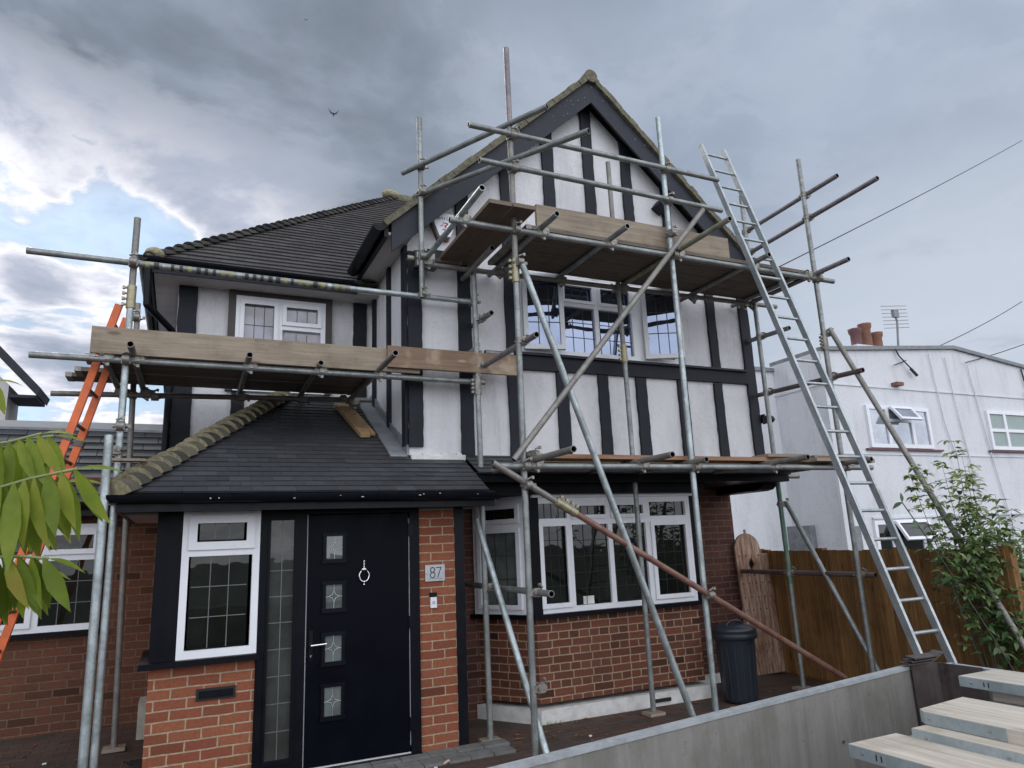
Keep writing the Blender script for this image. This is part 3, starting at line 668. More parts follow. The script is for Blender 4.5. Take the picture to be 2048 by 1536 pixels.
# left extension roof
ze = lambda y: 2.33+.70*(y-8.33)
m = MB(); tiles(m, lambda y: -4.8, lambda y: -.19, 8.31, 9.68, ze, .30, .165, .022, .004); m.face([(-4.8, 8.33, 2.325), (-.17, 8.33, 2.325), (-.17, 9.7, ze(9.7)-.004), (-4.8, 9.7, ze(9.7)-.004)], tone=.2)
m.face([(-4.8, 9.7, ze(9.7)), (-.17, 9.7, ze(9.7)), (-.17, 11.2, 2.3), (-4.8, 11.2, 2.3)])
roof4 = m.build('extension_roof', 'slate_tile', H)
m = MB(); m.obox((-4.85, 9.62, ze(9.62)+.02), (4.67, 0, 0), (0, .14, .098), (0, 0, .03)); m.build('ridge_flashing', 'lead_grey', roof4)
m = MB(); gutter(m, (-4.8, 8.25, 2.31), (-.42, 8.25, 2.305), .055); m.box(-4.8, -.2, 8.30, 8.33, 2.19, 2.31); m.box(-4.8, -.2, 8.33, 8.6, 2.19, 2.21); m.build('gutter', 'black_gloss', H)

# ------------------------------------------------------------------ porch front
PY = 6.33
m = MB(); m.box(-.16, .603, PY, PY+.22, -.05, .925); m.box(-.16, .06, PY+.22, 8.6, -.05, 2.09); m.build('porch_wall', 'brick_bright', H)
m = MB(); m.box(1.975, 2.32, PY, PY+.97, -.05, 2.12); m.build('brick_pier', 'brick_bright', H)
m = MB(); m.box(-.23, .625, PY-.10, PY+.02, .925, .97); m.box(-.23, -.161, PY+.02, 7.2, .925, .97); m.build('window_sill', 'navy_frame', H)
m = MB(); m.box(-.085, .02, PY-.015, PY+.08, .97, 2.12); m.box(-.165, -.085, PY-.01, PY+.3, .97, 2.12); m.build('corner_post', 'navy_frame', H)
window(H, (0, PY+.03, 0), X, [(.02, .605, .97, 1.03), (.02, .605, 2.05, 2.12), (.02, .075, 1.03, 2.05), (.55, .605, 1.03, 2.05), (.075, .55, 1.74, 1.80)],
       [(.10, .515, 1.04, 1.735, 2, 2), (.155, .47, 1.875, 2.005, 2, 0)], [(.065, .56, 1.79, 2.06, .062)], came='lead_came')
m = MB(); m.box(.15, .50, PY-.062, PY-.052, 2.075, 2.095); m.build('trickle_vent', 'upvc_dull', H)
m = MB(); m.box(.18, .465, PY-.012, PY+.01, .655, .742, 'black_paint'); m.box(.20, .445, PY-.022, PY-.010, .672, .725, 'black_gloss'); m.build('letterbox', 'black_paint', H)
# door set
m = MB()
for a in ((.606, .668, .04, 2.10), (.905, .985, .04, 2.10), (1.885, 1.974, .04, 2.10), (.668, .905, 2.03, 2.10), (.985, 1.885, 2.055, 2.10), (.668, .905, .04, .12), ): m.box(a[0], a[1], PY-.02, PY+.06, a[2], a[3])
m.box(.606, 1.974, PY-.05, PY+.2, .0, .04)
m.build('door_frame', 'navy_frame', H)
sl_ = window(H, (0, PY+.03, 0), X, [(.668, .690, .12, 2.03), (.883, .905, .12, 2.03), (.69, .883, 2.01, 2.03), (.69, .883, .12, .15)], [(.69, .883, .15, 2.01, 1, 8, 'glass_door')], frame='navy_frame', came='lead_came', name='side_light')
m = MB(); m.box(.995, 1.876, PY-.012, PY+.04, .055, 2.045)
for k in range(4): m.box(1.40+k*.12, 1.4015+k*.12, PY-.0126, PY-.011, .08, 2.02)
door = m.build('door', 'navy_door', H)
m = MB(); m.box(.9855, .9945, PY-.005, PY+.0, .045, 2.05); m.box(1.8765, 1.8845, PY-.005, PY+.0, .10, 2.0); m.box(.9945, 1.88, PY-.02, PY-.005, .042, .052); m.build('weather_seal', 'seal_white', door)
for zt_, zb_ in ((1.863, 1.672), (1.459, 1.267), (1.047, .843), (.645, .423)):
    u0_, u1_ = 1.148, 1.285
    m = MB()
    m.box(u0_-.035, u1_+.035, PY-.030, PY-.012, zt_, zt_+.028); m.box(u0_-.035, u1_+.035, PY-.034, PY-.012, zb_-.035, zb_)
    m.box(u0_-.028, u0_, PY-.026, PY-.012, zb_, zt_); m.box(u1_, u1_+.028, PY-.026, PY-.012, zb_, zt_); fr_ = m.build('door_light', 'navy_frame', door)
    m = MB(); m.box(u0_, u1_, PY-.018, PY-.0125, zb_, zt_); m.build('pane', 'glass_frost', fr_)
    m = MB(); cx, cz = (u0_+u1_)/2, (zb_+zt_)/2; w_ = (u1_-u0_)/2; h_ = (zt_-zb_)/2
    def cm(a, b_): m.tube((a[0], PY-.0195, a[1]), (b_[0], PY-.0195, b_[1]), .0032, 6)
    K = [(cx, cz+.048), (cx+.014, cz+.014), (cx+.046, cz), (cx+.014, cz-.014), (cx, cz-.048), (cx-.014, cz-.014), (cx-.046, cz), (cx-.014, cz+.014)]
    for i in range(8): cm(K[i], K[(i+1) % 8])
    cm((cx-w_, cz-.004), K[6]); cm((cx+w_, cz-.004), K[2]); cm((cx, cz+h_), K[0]); cm((cx, cz-h_), K[4])
    m.build('leading', 'steel_sign', fr_)
m = MB()                                            # ring knocker
kx, kz = 1.472, 1.53
m.tube((kx, PY-.02, kz+.105), (kx, PY-.02, kz+.05), .006, 8); 
for dz_ in (.11, .085, .06, -.085): m.ball((kx, PY-.024, kz+dz_), .011, 8)
pts = [(kx+math.sin(a)*.043, PY-.03, kz-.012+math.cos(a)*.05) for a in [R(35+i*29) for i in range(11)]]
m.path(pts, .0065, 8); m.ball((kx, PY-.024, kz+.042), .017, 10, sc=(1.6, .7, .8)); m.ball((kx, PY-.03, kz-.062), .012, 8)
m.build('knocker', 'chrome', door)
m = MB(); m.box(1.018, 1.048, PY-.02, PY-.012, .86, 1.10, 'black_gloss'); m.tube((1.033, PY-.018, .985), (1.033, PY-.06, .985), .010, 8); m.tube((1.033, PY-.058, .985), (1.155, PY-.058, .990), .0095, 10); m.ball((1.033, PY-.058, .985), .011); m.tube((1.033, PY-.022, .90), (1.033, PY-.019, .90), .009, 10); m.build('handle', 'chrome', door)
for z in (1.90, 1.10, .27):
    m = MB(); m.tube((1.890, PY-.02, z-.055), (1.890, PY-.02, z+.055), .014, 10); m.box(1.87, 1.915, PY-.024, PY-.012, z-.05, z+.05); m.build('hinge', 'black_gloss', door)
# number plate, bell
def glyph_stroke(mb, pts, w_, y, z_mat=None):
    for a, b_ in zip(pts, pts[1:]):
        a, b_ = Vector((a[0], 0, a[1])), Vector((b_[0], 0, b_[1])); d_ = (b_-a).normalized(); n = Vector((-d_.z, 0, d_.x))*w_/2; e = d_*w_*.3
        P = [a-e-n, b_+e-n, b_+e+n, a-e+n]; mb.face([(p.x, y, p.z) for p in P])
m = MB(); m.box(2.028, 2.215, PY-.016, PY-.004, 1.435, 1.578); sg = m.build('number_sign', 'steel_sign', H)
m = MB(); y_ = PY-.0175; cx, cz = 2.098, 1.510
ring = lambda cx, cz, rx_, rz_: [(cx+rx_*math.sin(2*math.pi*i/20), cz+rz_*math.cos(2*math.pi*i/20)) for i in range(21)]
glyph_stroke(m, ring(cx, cz+.0235, .019, .0215), .0075, y_); glyph_stroke(m, ring(cx, cz-.0215, .0225, .0235), .0075, y_-.0003)
glyph_stroke(m, [(2.133, 1.553), (2.178, 1.553), (2.146, 1.466)], .0075, y_); m.build('numerals', 'black_paint', sg)
m = MB()
for k in range(22): m.box(2.058+k*.006, 2.0615+k*.006, PY-.0172, PY-.0162, 1.4535, 1.4575)
m.build('small_print', 'dark_came', sg)
m = MB()
for x in (2.045, 2.200): m.ball((x, PY-.018, 1.506), .008, 8)
m.build('screw_cap', 'chrome', sg)
m = MB(); m.box(2.068, 2.132, PY-.025, PY-.003, 1.297, 1.337, 'black_gloss'); m.box(2.072, 2.130, PY-.028, PY-.003, 1.205, 1.2965, 'alarm_white'); bl = m.build('doorbell', 'alarm_white', H)
m = MB(); m.tube((2.101, PY-.034, 1.252), (2.101, PY-.028, 1.252), .013, 12); m.build('push_button', 'steel_sign', bl)
m = MB(); m.tube((2.365, PY+.03, .02), (2.365, PY+.03, 2.15), .036, 14); m.box(2.321, 2.41, PY-.01, PY+.5, 0.0, 2.11); m.build('downpipe', 'black_gloss', H)
# alarm box (hexagonal shield) on the gable
m = MB(); ax_, az_ = 2.375, 5.07
hexp = [(-.135, .06), (-.10, .13), (.10, .13), (.135, .06), (.06, -.13), (-.06, -.13)]
m.prism([(ax_+a*1.08, 6.60, az_+b_*1.08-.01) for a, b_ in hexp], (0, .05, 0), 'rust_tube')
m.prism([(ax_+a, 6.545, az_+b_) for a, b_ in hexp], (0, .055, 0), 'alarm_white'); al = m.build('alarm_box', 'alarm_white', H)
m = MB(); y_ = 6.5435
def letters(x0, z0, h, word, w_):
    S = {'M': [(0, 0), (0, 1), (.4, .4), (.8, 1), (.8, 0)], 'a': [(.6, .6), (.1, .55), (.1, .05), (.6, .05), (.6, .6)], 'n': [(.1, 0), (.1, .6), (.55, .6), (.55, 0)], 's': [(.55, .6), (.1, .55), (.5, .2), (.1, 0)], 'e': [(.1, .3), (.55, .35), (.4, .62), (.1, .4), (.2, .02), (.5, .05)], 't': [(.3, .9), (.3, 0), (.5, 0)], 'o': [(.1, .1), (.1, .6), (.55, .6), (.55, .1), (.1, .1)], 'r': [(.1, 0), (.1, .6), (.5, .6)]}
    x = x0
    for ch in word: glyph_stroke(m, [(x+a*h*.8, z0+b_*h) for a, b_ in S[ch]], w_, y_); x += h*.72
letters(ax_-.105, az_+.055, .042, 'Monsteon'[:7], .006); m.build('lettering', 'blue_paint', al)
m = MB(); glyph_stroke(m, [(ax_-.02, az_+.02), (ax_+.035, az_+.015), (ax_+.0, az_-.02), (ax_+.04, az_-.045), (ax_-.025, az_-.06)], .014, y_); glyph_stroke(m, [(ax_-.045, az_-.02), (ax_-.02, az_-.005)], .012, y_); m.build('emblem', 'red_paint', al)
# floodlight
m = MB(); m.box(2.0, 2.23, 6.42, 6.50, 4.50, 4.68); m.box(2.09, 2.14, 6.5, 6.62, 4.55, 4.62); fl_ = m.build('floodlight', 'black_paint', H)
m = MB(); m.box(2.02, 2.21, 6.412, 6.42, 4.52, 4.66); m.build('lamp_glass', 'lamp_glass', fl_)
# black lamp at the right corner
m = MB(); m.ball((6.66, 6.60, 3.13), .07, 12, sc=(1.3, 1, .8)); m.box(6.55, 6.62, 6.58, 6.63, 3.08, 3.16); m.tube((6.57, 6.6, 3.19), (6.60, 6.6, 3.07), .03, 10); m.build('sensor_lamp', 'black_gloss', H)

# ------------------------------------------------------------------ scaffold
scaf = empty('scaffold', (3.5, 6.0, 0), 'tube and coupler scaffold standing round the front of the half timbered house', 'scaffold')
TR = .0275
def tube(name, p, q, mat='galvanised', r=TR, label=None, hollow=True):
    m = MB(); m.tube(p, q, r, 16, hollow=hollow); o = m.build(name, mat, scaf)
    if label: o['label'] = label
    return o
OY, IY = 5.42, 6.38
# standards
tube('standard', (2.645, OY, 5.58), (2.645, OY, 6.48), 'purple_tube', label='purple tinted upper pole')
tube('standard', (2.64, OY, 4.20), (2.645, OY, 5.58), 'galvanised_dull')
tube('standard', (2.62, OY, 0), (2.64, OY, 4.20))
tube('standard', (4.42, OY, 0), (4.425, OY, 3.90), 'galvanised_bright')
tube('standard', (4.425, OY, 3.90), (4.425, OY, 6.14), 'galvanised_bright')
tube('standard', (6.46, OY, 0), (6.45, OY, 6.06))
tube('standard', (2.065, 6.40, 4.17), (2.062, 6.40, 6.18))
tube('standard', (2.64, IY, .03), (2.62, IY, 4.56))
tube('standard', (4.42, IY, .03), (4.41, IY, 3.72), 'galvanised'); tube('standard', (4.405, IY, 3.72), (4.395, IY, 6.13), 'galvanised_dull')
tube('standard', (6.465, IY, 1.15), (6.46, IY, 2.4), 'green_tube', label='pole with worn green paint'); tube('standard', (6.465, IY, 0.0), (6.465, IY, 1.15), 'galvanised')
tube('standard', (6.455, IY, 2.4), (6.44, IY, 6.06), 'galvanised')
tube('standard', (-.485, 6.5, 0), (-.49, 6.5, 3.9), 'galvanised_bright'); tube('standard', (-.49, 6.5, 3.9), (-.49, 6.5, 4.65), 'galvanised_dull')
tube('standard', (-.43, 7.75, .08), (-.52, 7.75, 4.28), 'galvanised_dull')
tube('standard', (-.505, 5.92, 0), (-.515, 5.92, 2.64), 'galvanised_bright', .030)
# ledgers, left lift
tube('ledger', (-1.257, 6.45, 4.216), (1.36, 6.45, 4.198), 'galvanised', label='top left rail wrapped in black and yellow tape')
for k in range(26):
    x = -.40+k*.067; c = Vector((x, 6.45, 4.21-.0069*(x+1.257)+.004)); wd_ = random.uniform(.022, .042); m = MB()
    m.tube(c, c+Vector((wd_, 0, 0)), TR+.0018, 14, cap=False); m.build('tape_band', random.choice(('dark_tape', 'dark_tape', 'yellow_tape', 'galvanised_bright', 'yellow_tape')), scaf)
tube('ledger', (1.36, 6.45, 4.196), (2.64, 6.45, 4.199), 'galvanised_bright')
tube('ledger', (-1.16, 6.45, 3.349), (2.735, 6.45, 3.347))
tube('ledger', (-1.18, 7.70, 3.30), (1.87, 7.70, 3.375), 'galvanised_dull')
# transoms, left lift (ends point at the street)
for x, y0, y1 in ((-.66, 6.40, 7.95), (-.44, 6.12, 7.95), (.457, 6.20, 7.95), (1.072, 6.31, 7.95), (1.622, 5.80, 7.92)):
    tube('transom', (x, y0, 3.402), (x+.03, y1, 3.395), 'galvanised_dull')
# gable lift
tube('ledger', (2.0, OY-.03, 4.535), (6.70, OY-.03, 4.535))
tube('ledger', (2.12, IY+.03, 4.53), (6.84, IY+.03, 4.58), 'galvanised_dull')
tube('transom', (2.10, 4.87, 4.60), (2.12, 6.45, 4.60), 'galvanised_bright')
for x, y0, mm in ((2.90, 5.06, 'galvanised'), (3.65, 5.06, 'galvanised'), (4.475, 4.60, 'ochre_tube'), (5.476, 5.13, 'galvanised_dull'), (6.42, 4.93, 'purple_tube')):
    tube('transom', (x, y0, 4.592), (x, 6.62, 4.592), mm)
tube('transom', (6.28, 5.36, 4.592), (6.28, 6.60, 4.592), 'galvanised_dull')
tube('transom', (2.56, 5.75, 4.50), (2.58, 6.60, 4.50), 'galvanised_dull')
tube('ledger', (1.93, 6.46, 4.60), (2.14, 6.46, 4.60), 'ochre_tube')
# guard rails
tube('guard_rail', (2.195, 5.36, 5.502), (5.11, 5.36, 5.504))
tube('guard_rail', (2.294, 5.36, 5.162), (5.11, 5.36, 5.142))
tube('guard_rail', (1.91, 6.53, 5.575), (2.86, 5.05, 5.655))
tube('guard_rail', (2.02, 6.48, 5.30), (3.05, 4.68, 5.225))
tube('guard_rail', (6.50, 6.72, 5.575), (6.50, 4.97, 5.625), 'purple_tube')
tube('guard_rail', (6.50, 6.62, 5.27), (6.50, 4.50, 5.348), 'purple_tube')
tube('guard_rail', (6.50, 6.70, 4.15), (6.50, 5.93, 4.12))
tube('guard_rail', (6.50, 6.58, 3.425), (6.50, 5.03, 3.380), 'dark_rust_tube')
tube('guard_rail', (6.51, 7.25, 1.275), (6.51, 5.26, 1.265), 'dark_rust_tube', label='dark rusty cross tube at waist height')
tube('guard_rail', (2.70, 6.80, 3.507), (2.70, 5.19, 3.486), 'purple_tube')
tube('guard_rail', (2.70, 6.76, 4.015), (2.70, 6.14, 3.99), 'galvanised_dull')
tube('guard_rail', (2.70, 7.20, 1.352), (2.70, 5.166, 1.333), 'galvanised')
tube('ledger', (2.745, 6.45, 3.665), (3.06, 6.45, 3.667))
# bottom lift
tube('ledger', (2.34, OY-.03, 2.37), (6.86, OY-.03, 2.384))
tube('ledger', (2.45, IY+.03, 2.37), (6.84, IY+.03, 2.395), 'galvanised_dull')
for x, y0 in ((2.715, 4.70), (3.81, 4.91), (4.42, 5.20), (5.42, 4.93), (6.38, 5.0)):
    tube('transom', (x, y0, 2.425), (x, 6.62, 2.425), 'galvanised_dull')
# braces
tube('brace', (2.68, 5.365, 4.20), (4.18, 5.35, .02), 'galvanised_bright', .030, label='long pale brace slanting down to the right')
tube('brace', (4.83, 5.335, 5.09), (2.50, 5.335, 2.415), 'galvanised_dull', label='long grey brace slanting down to the left')
tube('brace', (2.316, 5.36, 2.396), (2.98, 5.36, 2.02), 'galvanised_dull')
tube('brace', (2.98, 5.36, 2.02), (5.99, 5.36, .32), 'rust_tube', label='rust red brace running down to the fence side')
tube('brace', (2.555, 6.34, 1.97), (2.69, 5.30, .03), 'galvanised_bright')
tube('brace', (6.50, 5.37, 3.94), (6.60, 3.98, .70), 'galvanised_dull')
tube('brace', (6.60, 3.98, .70), (6.62, 3.68, .0), 'galvanised_dull')
tube('brace', (6.50, 6.33, 2.08), (6.51, 5.36, .25), 'galvanised')
# joint sleeves
def sleeve(p, q, r=.037, mat='brass_sleeve'):
    m = MB(); p, q = Vector(p), Vector(q); m.tube(p, q, r, 14); a = (q-p).normalized(); s_ = a.cross(Vector((0, 1, 0))).normalized()
    for f in (.15, .4, .65, .9):
        c = p.lerp(q, f); m.tube(c-Vector((0, .0, 0))+s_*.02, c+s_*.065+Vector((0, -.012, 0)), .010, 6)
        m.obox(c+s_*.05-a*.012+Vector((0, -.02, 0)), a*.024, s_*.02, Vector((0, .03, 0)))
    m.build('sleeve', mat, scaf)
sleeve((2.637, OY, 4.04), (2.637, OY, 4.26)); sleeve((-.489, 6.5, 3.82), (-.489, 6.5, 4.02)); sleeve((2.89, 5.36, 2.07), (3.08, 5.36, 1.963)); sleeve((4.408, IY, 3.66), (4.408, IY, 3.86)); sleeve((6.452, OY, 3.70), (6.452, OY, 3.86), mat='coupler_steel'); sleeve((2.625, IY, 3.20), (2.625, IY, 3.36), mat='coupler_steel')
# couplers: one mesh, copied
def coupler_mesh():
    m = MB()
    for ax, off in (((0, 0, 1), 0), ((1, 0, 0), -.058)):
        a = Vector(ax); c = Vector((0, off, 0)); m.tube(c-a*.026, c+a*.026, .037, 12)
    m.box(-.034, .034, -.052, -.008, -.034, .034)
    m.tube((.035, .03, 0), (.075, -.035, 0), .009, 6); m.tube((-.03, -.09, .04), (.02, -.09, .062), .009, 6)
    m.box(.055, .08, -.045, -.022, -.013, .013); m.box(.012, .034, -.104, -.08, .045, .07)
    m.tube((-.055, -.02, 0), (-.03, -.02, 0), .016, 8)
    return m.build('coupler', 'coupler_steel', scaf)
cp0 = coupler_mesh(); first = [True]
def coup(x, y, z, yaw_=0, flip=False, roll=0):
    o = cp0 if first[0] else cp0.copy()
    if not first[0]: C.objects.link(o); o.parent = scaf
    first[0] = False
    o.location = Vector((x, y, z))-scaf.location; o.rotation_euler = (0, roll, yaw_+(math.pi if flip else 0))
for x, z in ((2.645, 4.535), (4.425, 4.535), (6.45, 4.535), (2.645, 5.50), (4.425, 5.50), (2.645, 5.155), (4.425, 5.15), (2.63, 2.37), (4.42, 2.37), (6.455, 2.38), (2.66, 4.22), (4.42, 4.78)): coup(x, OY, z)
for x, z in ((2.63, 3.35), (2.63, 4.199), (-.49, 4.21), (-.485, 3.349), (2.63, 3.665)): coup(x, 6.47, z)
for x, z in ((2.63, 2.37), (4.42, 2.38), (6.46, 2.39), (4.40, 4.55), (6.45, 4.57), (2.62, 4.53)): coup(x, IY, z, flip=True)
for y, z in ((OY, 5.60), (OY, 5.315), (OY, 3.39), (OY, 1.266), (IY, 5.585), (IY, 5.28), (IY, 4.14), (IY, 3.42), (IY, 1.27)): coup(6.455, y, z, R(90))
for y, z in ((OY, 3.49), (IY, 3.50), (IY, 4.0), (OY, 1.335), (IY, 1.345), (OY, .60)): coup(2.645, y, z, R(90))
for x in (-.65, -.43, .458, 1.073, 1.625): coup(x, 6.45, 3.375, R(90), roll=R(90)); coup(x+.03, 7.70, 3.345, R(90), roll=R(90))
for x in (2.11, 2.90, 3.65, 4.475, 5.476, 6.42, 6.28): coup(x, OY-.03, 4.565, R(90), roll=R(90)); coup(x, IY+.03, 4.56, R(90), roll=R(90))
for x in (2.715, 3.81, 4.42, 5.42, 6.38): coup(x, OY-.03, 2.40, R(90), roll=R(90))
coup(-.49, 6.5, 2.80); coup(-.49, 6.46, 2.60, R(-60)); coup(-.49, 6.5, 2.20); coup(-.52, 7.75, 4.12); coup(-.50, 7.75, 3.33, flip=True); coup(2.065, 6.40, 5.60); coup(2.065, 6.40, 5.30); coup(2.065, 6.43, 4.60); coup(2.08, 6.45, 4.21); coup(2.70, OY, 2.47, R(20)); coup(4.42, OY-.02, 1.205); coup(2.63, OY-.02, 2.21); coup(2.645, OY, 5.55, R(50)); coup(6.46, IY, 2.06, R(60)); coup(6.47, OY, 3.90, R(70)); coup(-.30, 7.70, 3.30); coup(1.55, 7.70, 3.37)
for x, y in ((2.64, IY), (4.42, IY), (6.46, IY), (2.62, OY), (4.42, OY), (-.43, 7.75)):
    m = MB(); z = gz(x, y); m.box(x-.09, x+.09, y-.08, y+.08, z+.002, z+.03); m.build('base_plate', 'board_grey', scaf)

# ------------------------------------------------------------------ scaffold boards (each one a thing)
def board(x0, x1, y0, y1, z0, z1, mat, label, group=None, name='scaffold_board', tilt=0., hoops=True, axis='x', sag=.0):
    e = empty(name, ((x0+x1)/2, (y0+y1)/2, z0), label, 'board', group)
    m = MB(); n = 6
    if axis == 'x':
        for k in range(n):
            a = x0+(x1-x0)*k/n; b_ = x0+(x1-x0)*(k+1)/n; s0 = -sag*math.sin(math.pi*k/n); s1 = -sag*math.sin(math.pi*(k+1)/n)
            P = [(a, y0, z0+s0), (b_, y0, z0+s1), (b_, y1, z0+s1+tilt), (a, y1, z0+s0+tilt)]; m.prism(P, (0, 0, z1-z0))
        m.build('plank', mat, e)
        if hoops:
            for xe in (x0, x1):
                s_ = 1 if xe == x0 else -1; h = MB(); h.box(min(xe-.003*s_, xe+.05*s_), max(xe-.003*s_, xe+.05*s_), y0-.003, y1+.003, z0-.003, z1+.003); 
                h.build('end_hoop', 'coupler_steel', e)
    else:
        m.box(x0, x1, y0, y1, z0, z1); m.build('plank', mat, e)
    return e
W_ = .222
G = 'boards decking the left lift below the bedroom window'
pos = ('outermost, beside the toe board', 'second from the toe board', 'third from the toe board', 'fourth from the toe board', 'innermost, nearest the wing wall')
for k in range(5):
    y0 = 6.54+k*.242; board(-.70+(-.12 if k == 1 else 0)+(-.35 if k == 4 else 0)+(-.25 if k == 3 else 0), 1.655+(.03*k if k < 3 else .0), y0, y0+W_, 3.432, 3.470, 'board_under', 'weathered plank of the left scaffold deck, '+pos[k], G, sag=.004*(k % 2))
board(-.745, 2.03, 6.395, 6.433, 3.385, 3.610, 'board_grey', 'long grey brown toe board on edge across the wing window', name='toe_board', hoops=False)
board(1.70, 3.055, 6.352, 6.390, 3.40+.02, 3.63, 'board_patchy', 'shorter toe board with pale and brown patches, right end of the left lift', name='toe_board', hoops=False)
board(2.92, 5.27, 5.485, 5.523, 4.665, 4.895, 'board_grey', 'toe board on edge across the front of the gable lift', name='toe_board', hoops=False)
m = MB()
pos = ('front edge, under the toe board', 'second from the front', 'third from the front', 'at the back against the wall')
for k in range(4):
    y0 = 5.475+k*.238; board(2.80, 6.40+(.06 if k == 0 else 0), y0, y0+W_, 4.622, 4.660, 'board_under', 'long plank under the gable lift, '+pos[k], 'planks decking the gable lift', sag=.0)
for k in range(2):
    x0 = 2.305+k*.237; board(x0, x0+W_, 5.20, 6.72, 4.665+.004*k, 4.703+.004*k, 'board_under_y', 'brown plank jutting out left of the gable lift, '+('by the open tube end' if k == 0 else 'by the corner pole'), 'planks laid front to back', axis='y')
board(2.14, 2.55, 6.52, 6.60, 4.63, 4.668, 'board_under', 'short offcut at the back left corner of the gable lift', hoops=False)
pos = ('front edge', 'middle', 'back, against the jetty')
for k in range(3):
    y0 = 5.49+k*.28; board(2.80+.05*k, 6.45+(.60, .35, 0)[k], y0, y0+W_, 2.457, 2.495, 'board_grey' if k else 'board_brown', 'long plank of the low lift over the bay window, '+pos[k], 'planks decking the low lift')
board(5.45, 5.98, 5.46, 5.70, 2.498, 2.530, 'board_grey', 'short offcut lying on the low lift near the gable corner', hoops=False)
board(6.20, 7.03, 5.55, 5.85, 2.496, 2.532, 'board_brown', 'reddish offcut at the fence end of the low lift', hoops=True)
board(5.95, 6.60, 5.3, 5.44, 2.44, 2.475, 'board_grey', 'narrow batten under the fence end of the low lift', hoops=False)
# broken plank lying on the porch slates
e = empty('plank', (1.6, 7.4, 3.0), 'broken pale plank lying down the slope of the porch roof', 'plank'); m = MB()
pl = [(1.49, 7.90), (1.66, 7.90), (1.76, 7.08), (1.69, 7.12), (1.70, 7.05), (1.60, 7.04)]
zz = lambda y: zp(y)+.028
P = [Vector((x, y, zz(y))) for x, y in pl]; m.mesh([*P]+[p+Vector((0, -.018, .034)) for p in P], [tuple(range(5, -1, -1)), tuple(range(6, 12))]+[(i, (i+1) % 6, 6+(i+1) % 6, 6+i) for i in range(6)]); m.build('board', 'plank_yellow', e)
tag(e.children[0]); e.children[0].name = 'wood'
m = MB(); m.obox((-.56, 6.3, 2.50), (.28, -.14, -.02), (.05, .10, 0), (0, 0, .02)); tag(m.build('wood_offcut', 'board_grey'), 'small scrap of board resting on the gutter end by the left pole', 'board')

# ------------------------------------------------------------------ ladders
def ladder(name, label, pA, pB, off, mat, r=.0, rung_r=.015, n=14, f0=.04, flat=None, extra=None, rmat=None):
    """pA foot, pB top of one stile; off vector to the other"""
    pA, pB, off = map(Vector, (pA, pB, off)); e = empty(name, pA+off/2, label, 'ladder'); a = (pB-pA).normalized()
    s_ = off.normalized(); d_ = s_.cross(a).normalized()
    w_, dp = flat
    for k in (0, 1):
        m = MB(); o = pA+off*k - s_*w_/2 - d_*dp/2
        m.obox(o, s_*w_, d_*dp, pB-pA); 
        if mat == 'aluminium': m.obox(o+s_*.006-d_*.0, s_*(w_-.012), d_*-.004, pB-pA)
        m.build('stile', mat, e)
    for k in range(n):
        c = pA.lerp(pB, f0+(1-2*f0)*k/(n-1)); m = MB(); m.tube(c, c+off, rung_r, 10); m.build('rung', rmat or mat, e)
    if extra: extra(e, pA, pB, off, a, d_, s_)
    return e
ladder('ladder', 'tall aluminium ladder leaning on the gable lift in front of the white neighbouring house', (5.40, 3.84, .0), (5.385, 5.87, 6.28), (.345, 0, 0), 'aluminium', flat=(.030, .062), n=25, f0=.022)
def ext(e, pA, pB, off, a, d_, s_):
    for k in range(9):
        c = pA.lerp(pB, .1+.1*k)
        for j in (0, 1):
            m = MB(); m.obox(c+off*j-s_*.025-d_*.036-a*.03, s_*.05, d_*.072, a*.05); m.build('bracket', 'truck_steel', e) if k % 3 == 0 else None
ladder('ladder', 'orange fibreglass ladder leaning on the left end of the scaffold', (-1.515, 6.62, .05), (-.585, 6.62, 3.88), (.035, .38, 0), 'orange_paint', flat=(.035, .058), n=13, f0=.04, rmat='truck_steel', extra=ext)

# ------------------------------------------------------------------ gate, bin, fence, meter box
gt = empty('garden_gate', (6.75, 7.2, 0), 'old arched plank gate with peeling paint and a diamond hole between house and fence', 'gate')
m = MB(); gx0, gw_ = 6.455, .535; nb = 5
def arch(u): return 1.50+.22*math.sqrt(max(0, 1-((u-.21)/.215)**2)) if u < .42 else 1.46
lean = Vector((.0, .12, 0))
for k in range(nb):
    a, b_ = k*gw_/nb+.002, (k+1)*gw_/nb-.002; cols = 4
    for i in range(cols):
        u0, u1 = a+(b_-a)*i/cols, a+(b_-a)*(i+1)/cols
        segs = [(0.06, None)]
        def hole(u):  # half height of the diamond at u
            return max(0, .10*(1-abs(u-.24)/.045))
        h0, h1 = hole(u0), hole(u1); zc_ = 1.33
        def P(u, z): return Vector((gx0+u, 7.14+.10*z/1.7, z+.02))
        dv = Vector((0, .03, 0)); jit = random.uniform(0, .004)*0
        if h0+h1 > 0:
            m.prism([P(u0, .02), P(u1, .02), P(u1, zc_-h1), P(u0, zc_-h0)], dv); m.prism([P(u0, zc_+h0), P(u1, zc_+h1), P(u1, arch(u1)), P(u0, arch(u0))], dv)
        else: m.prism([P(u0, .02), P(u1, .02), P(u1, arch(u1)), P(u0, arch(u0))], dv)
m.build('planks', 'gate_wood', gt)
m = MB(); m.box(6.64, 6.82, 7.265, 7.28, 1.15, 1.5); m.build('dark_backing', 'black_paint', gt)  # black sheet added behind the diamond so the hole looks dark
for z in (.3, .38, .80, .95, 1.12, 1.22, 1.46):
    for k in range(nb-(1 if z > 1.4 else 0)): m = MB(); m.ball((gx0+(k+.5)*gw_/nb+random.uniform(-.008, .008), 7.138+.10*z/1.7, z), .012, 6); m.build('stud', 'dark_rust_tube', gt)
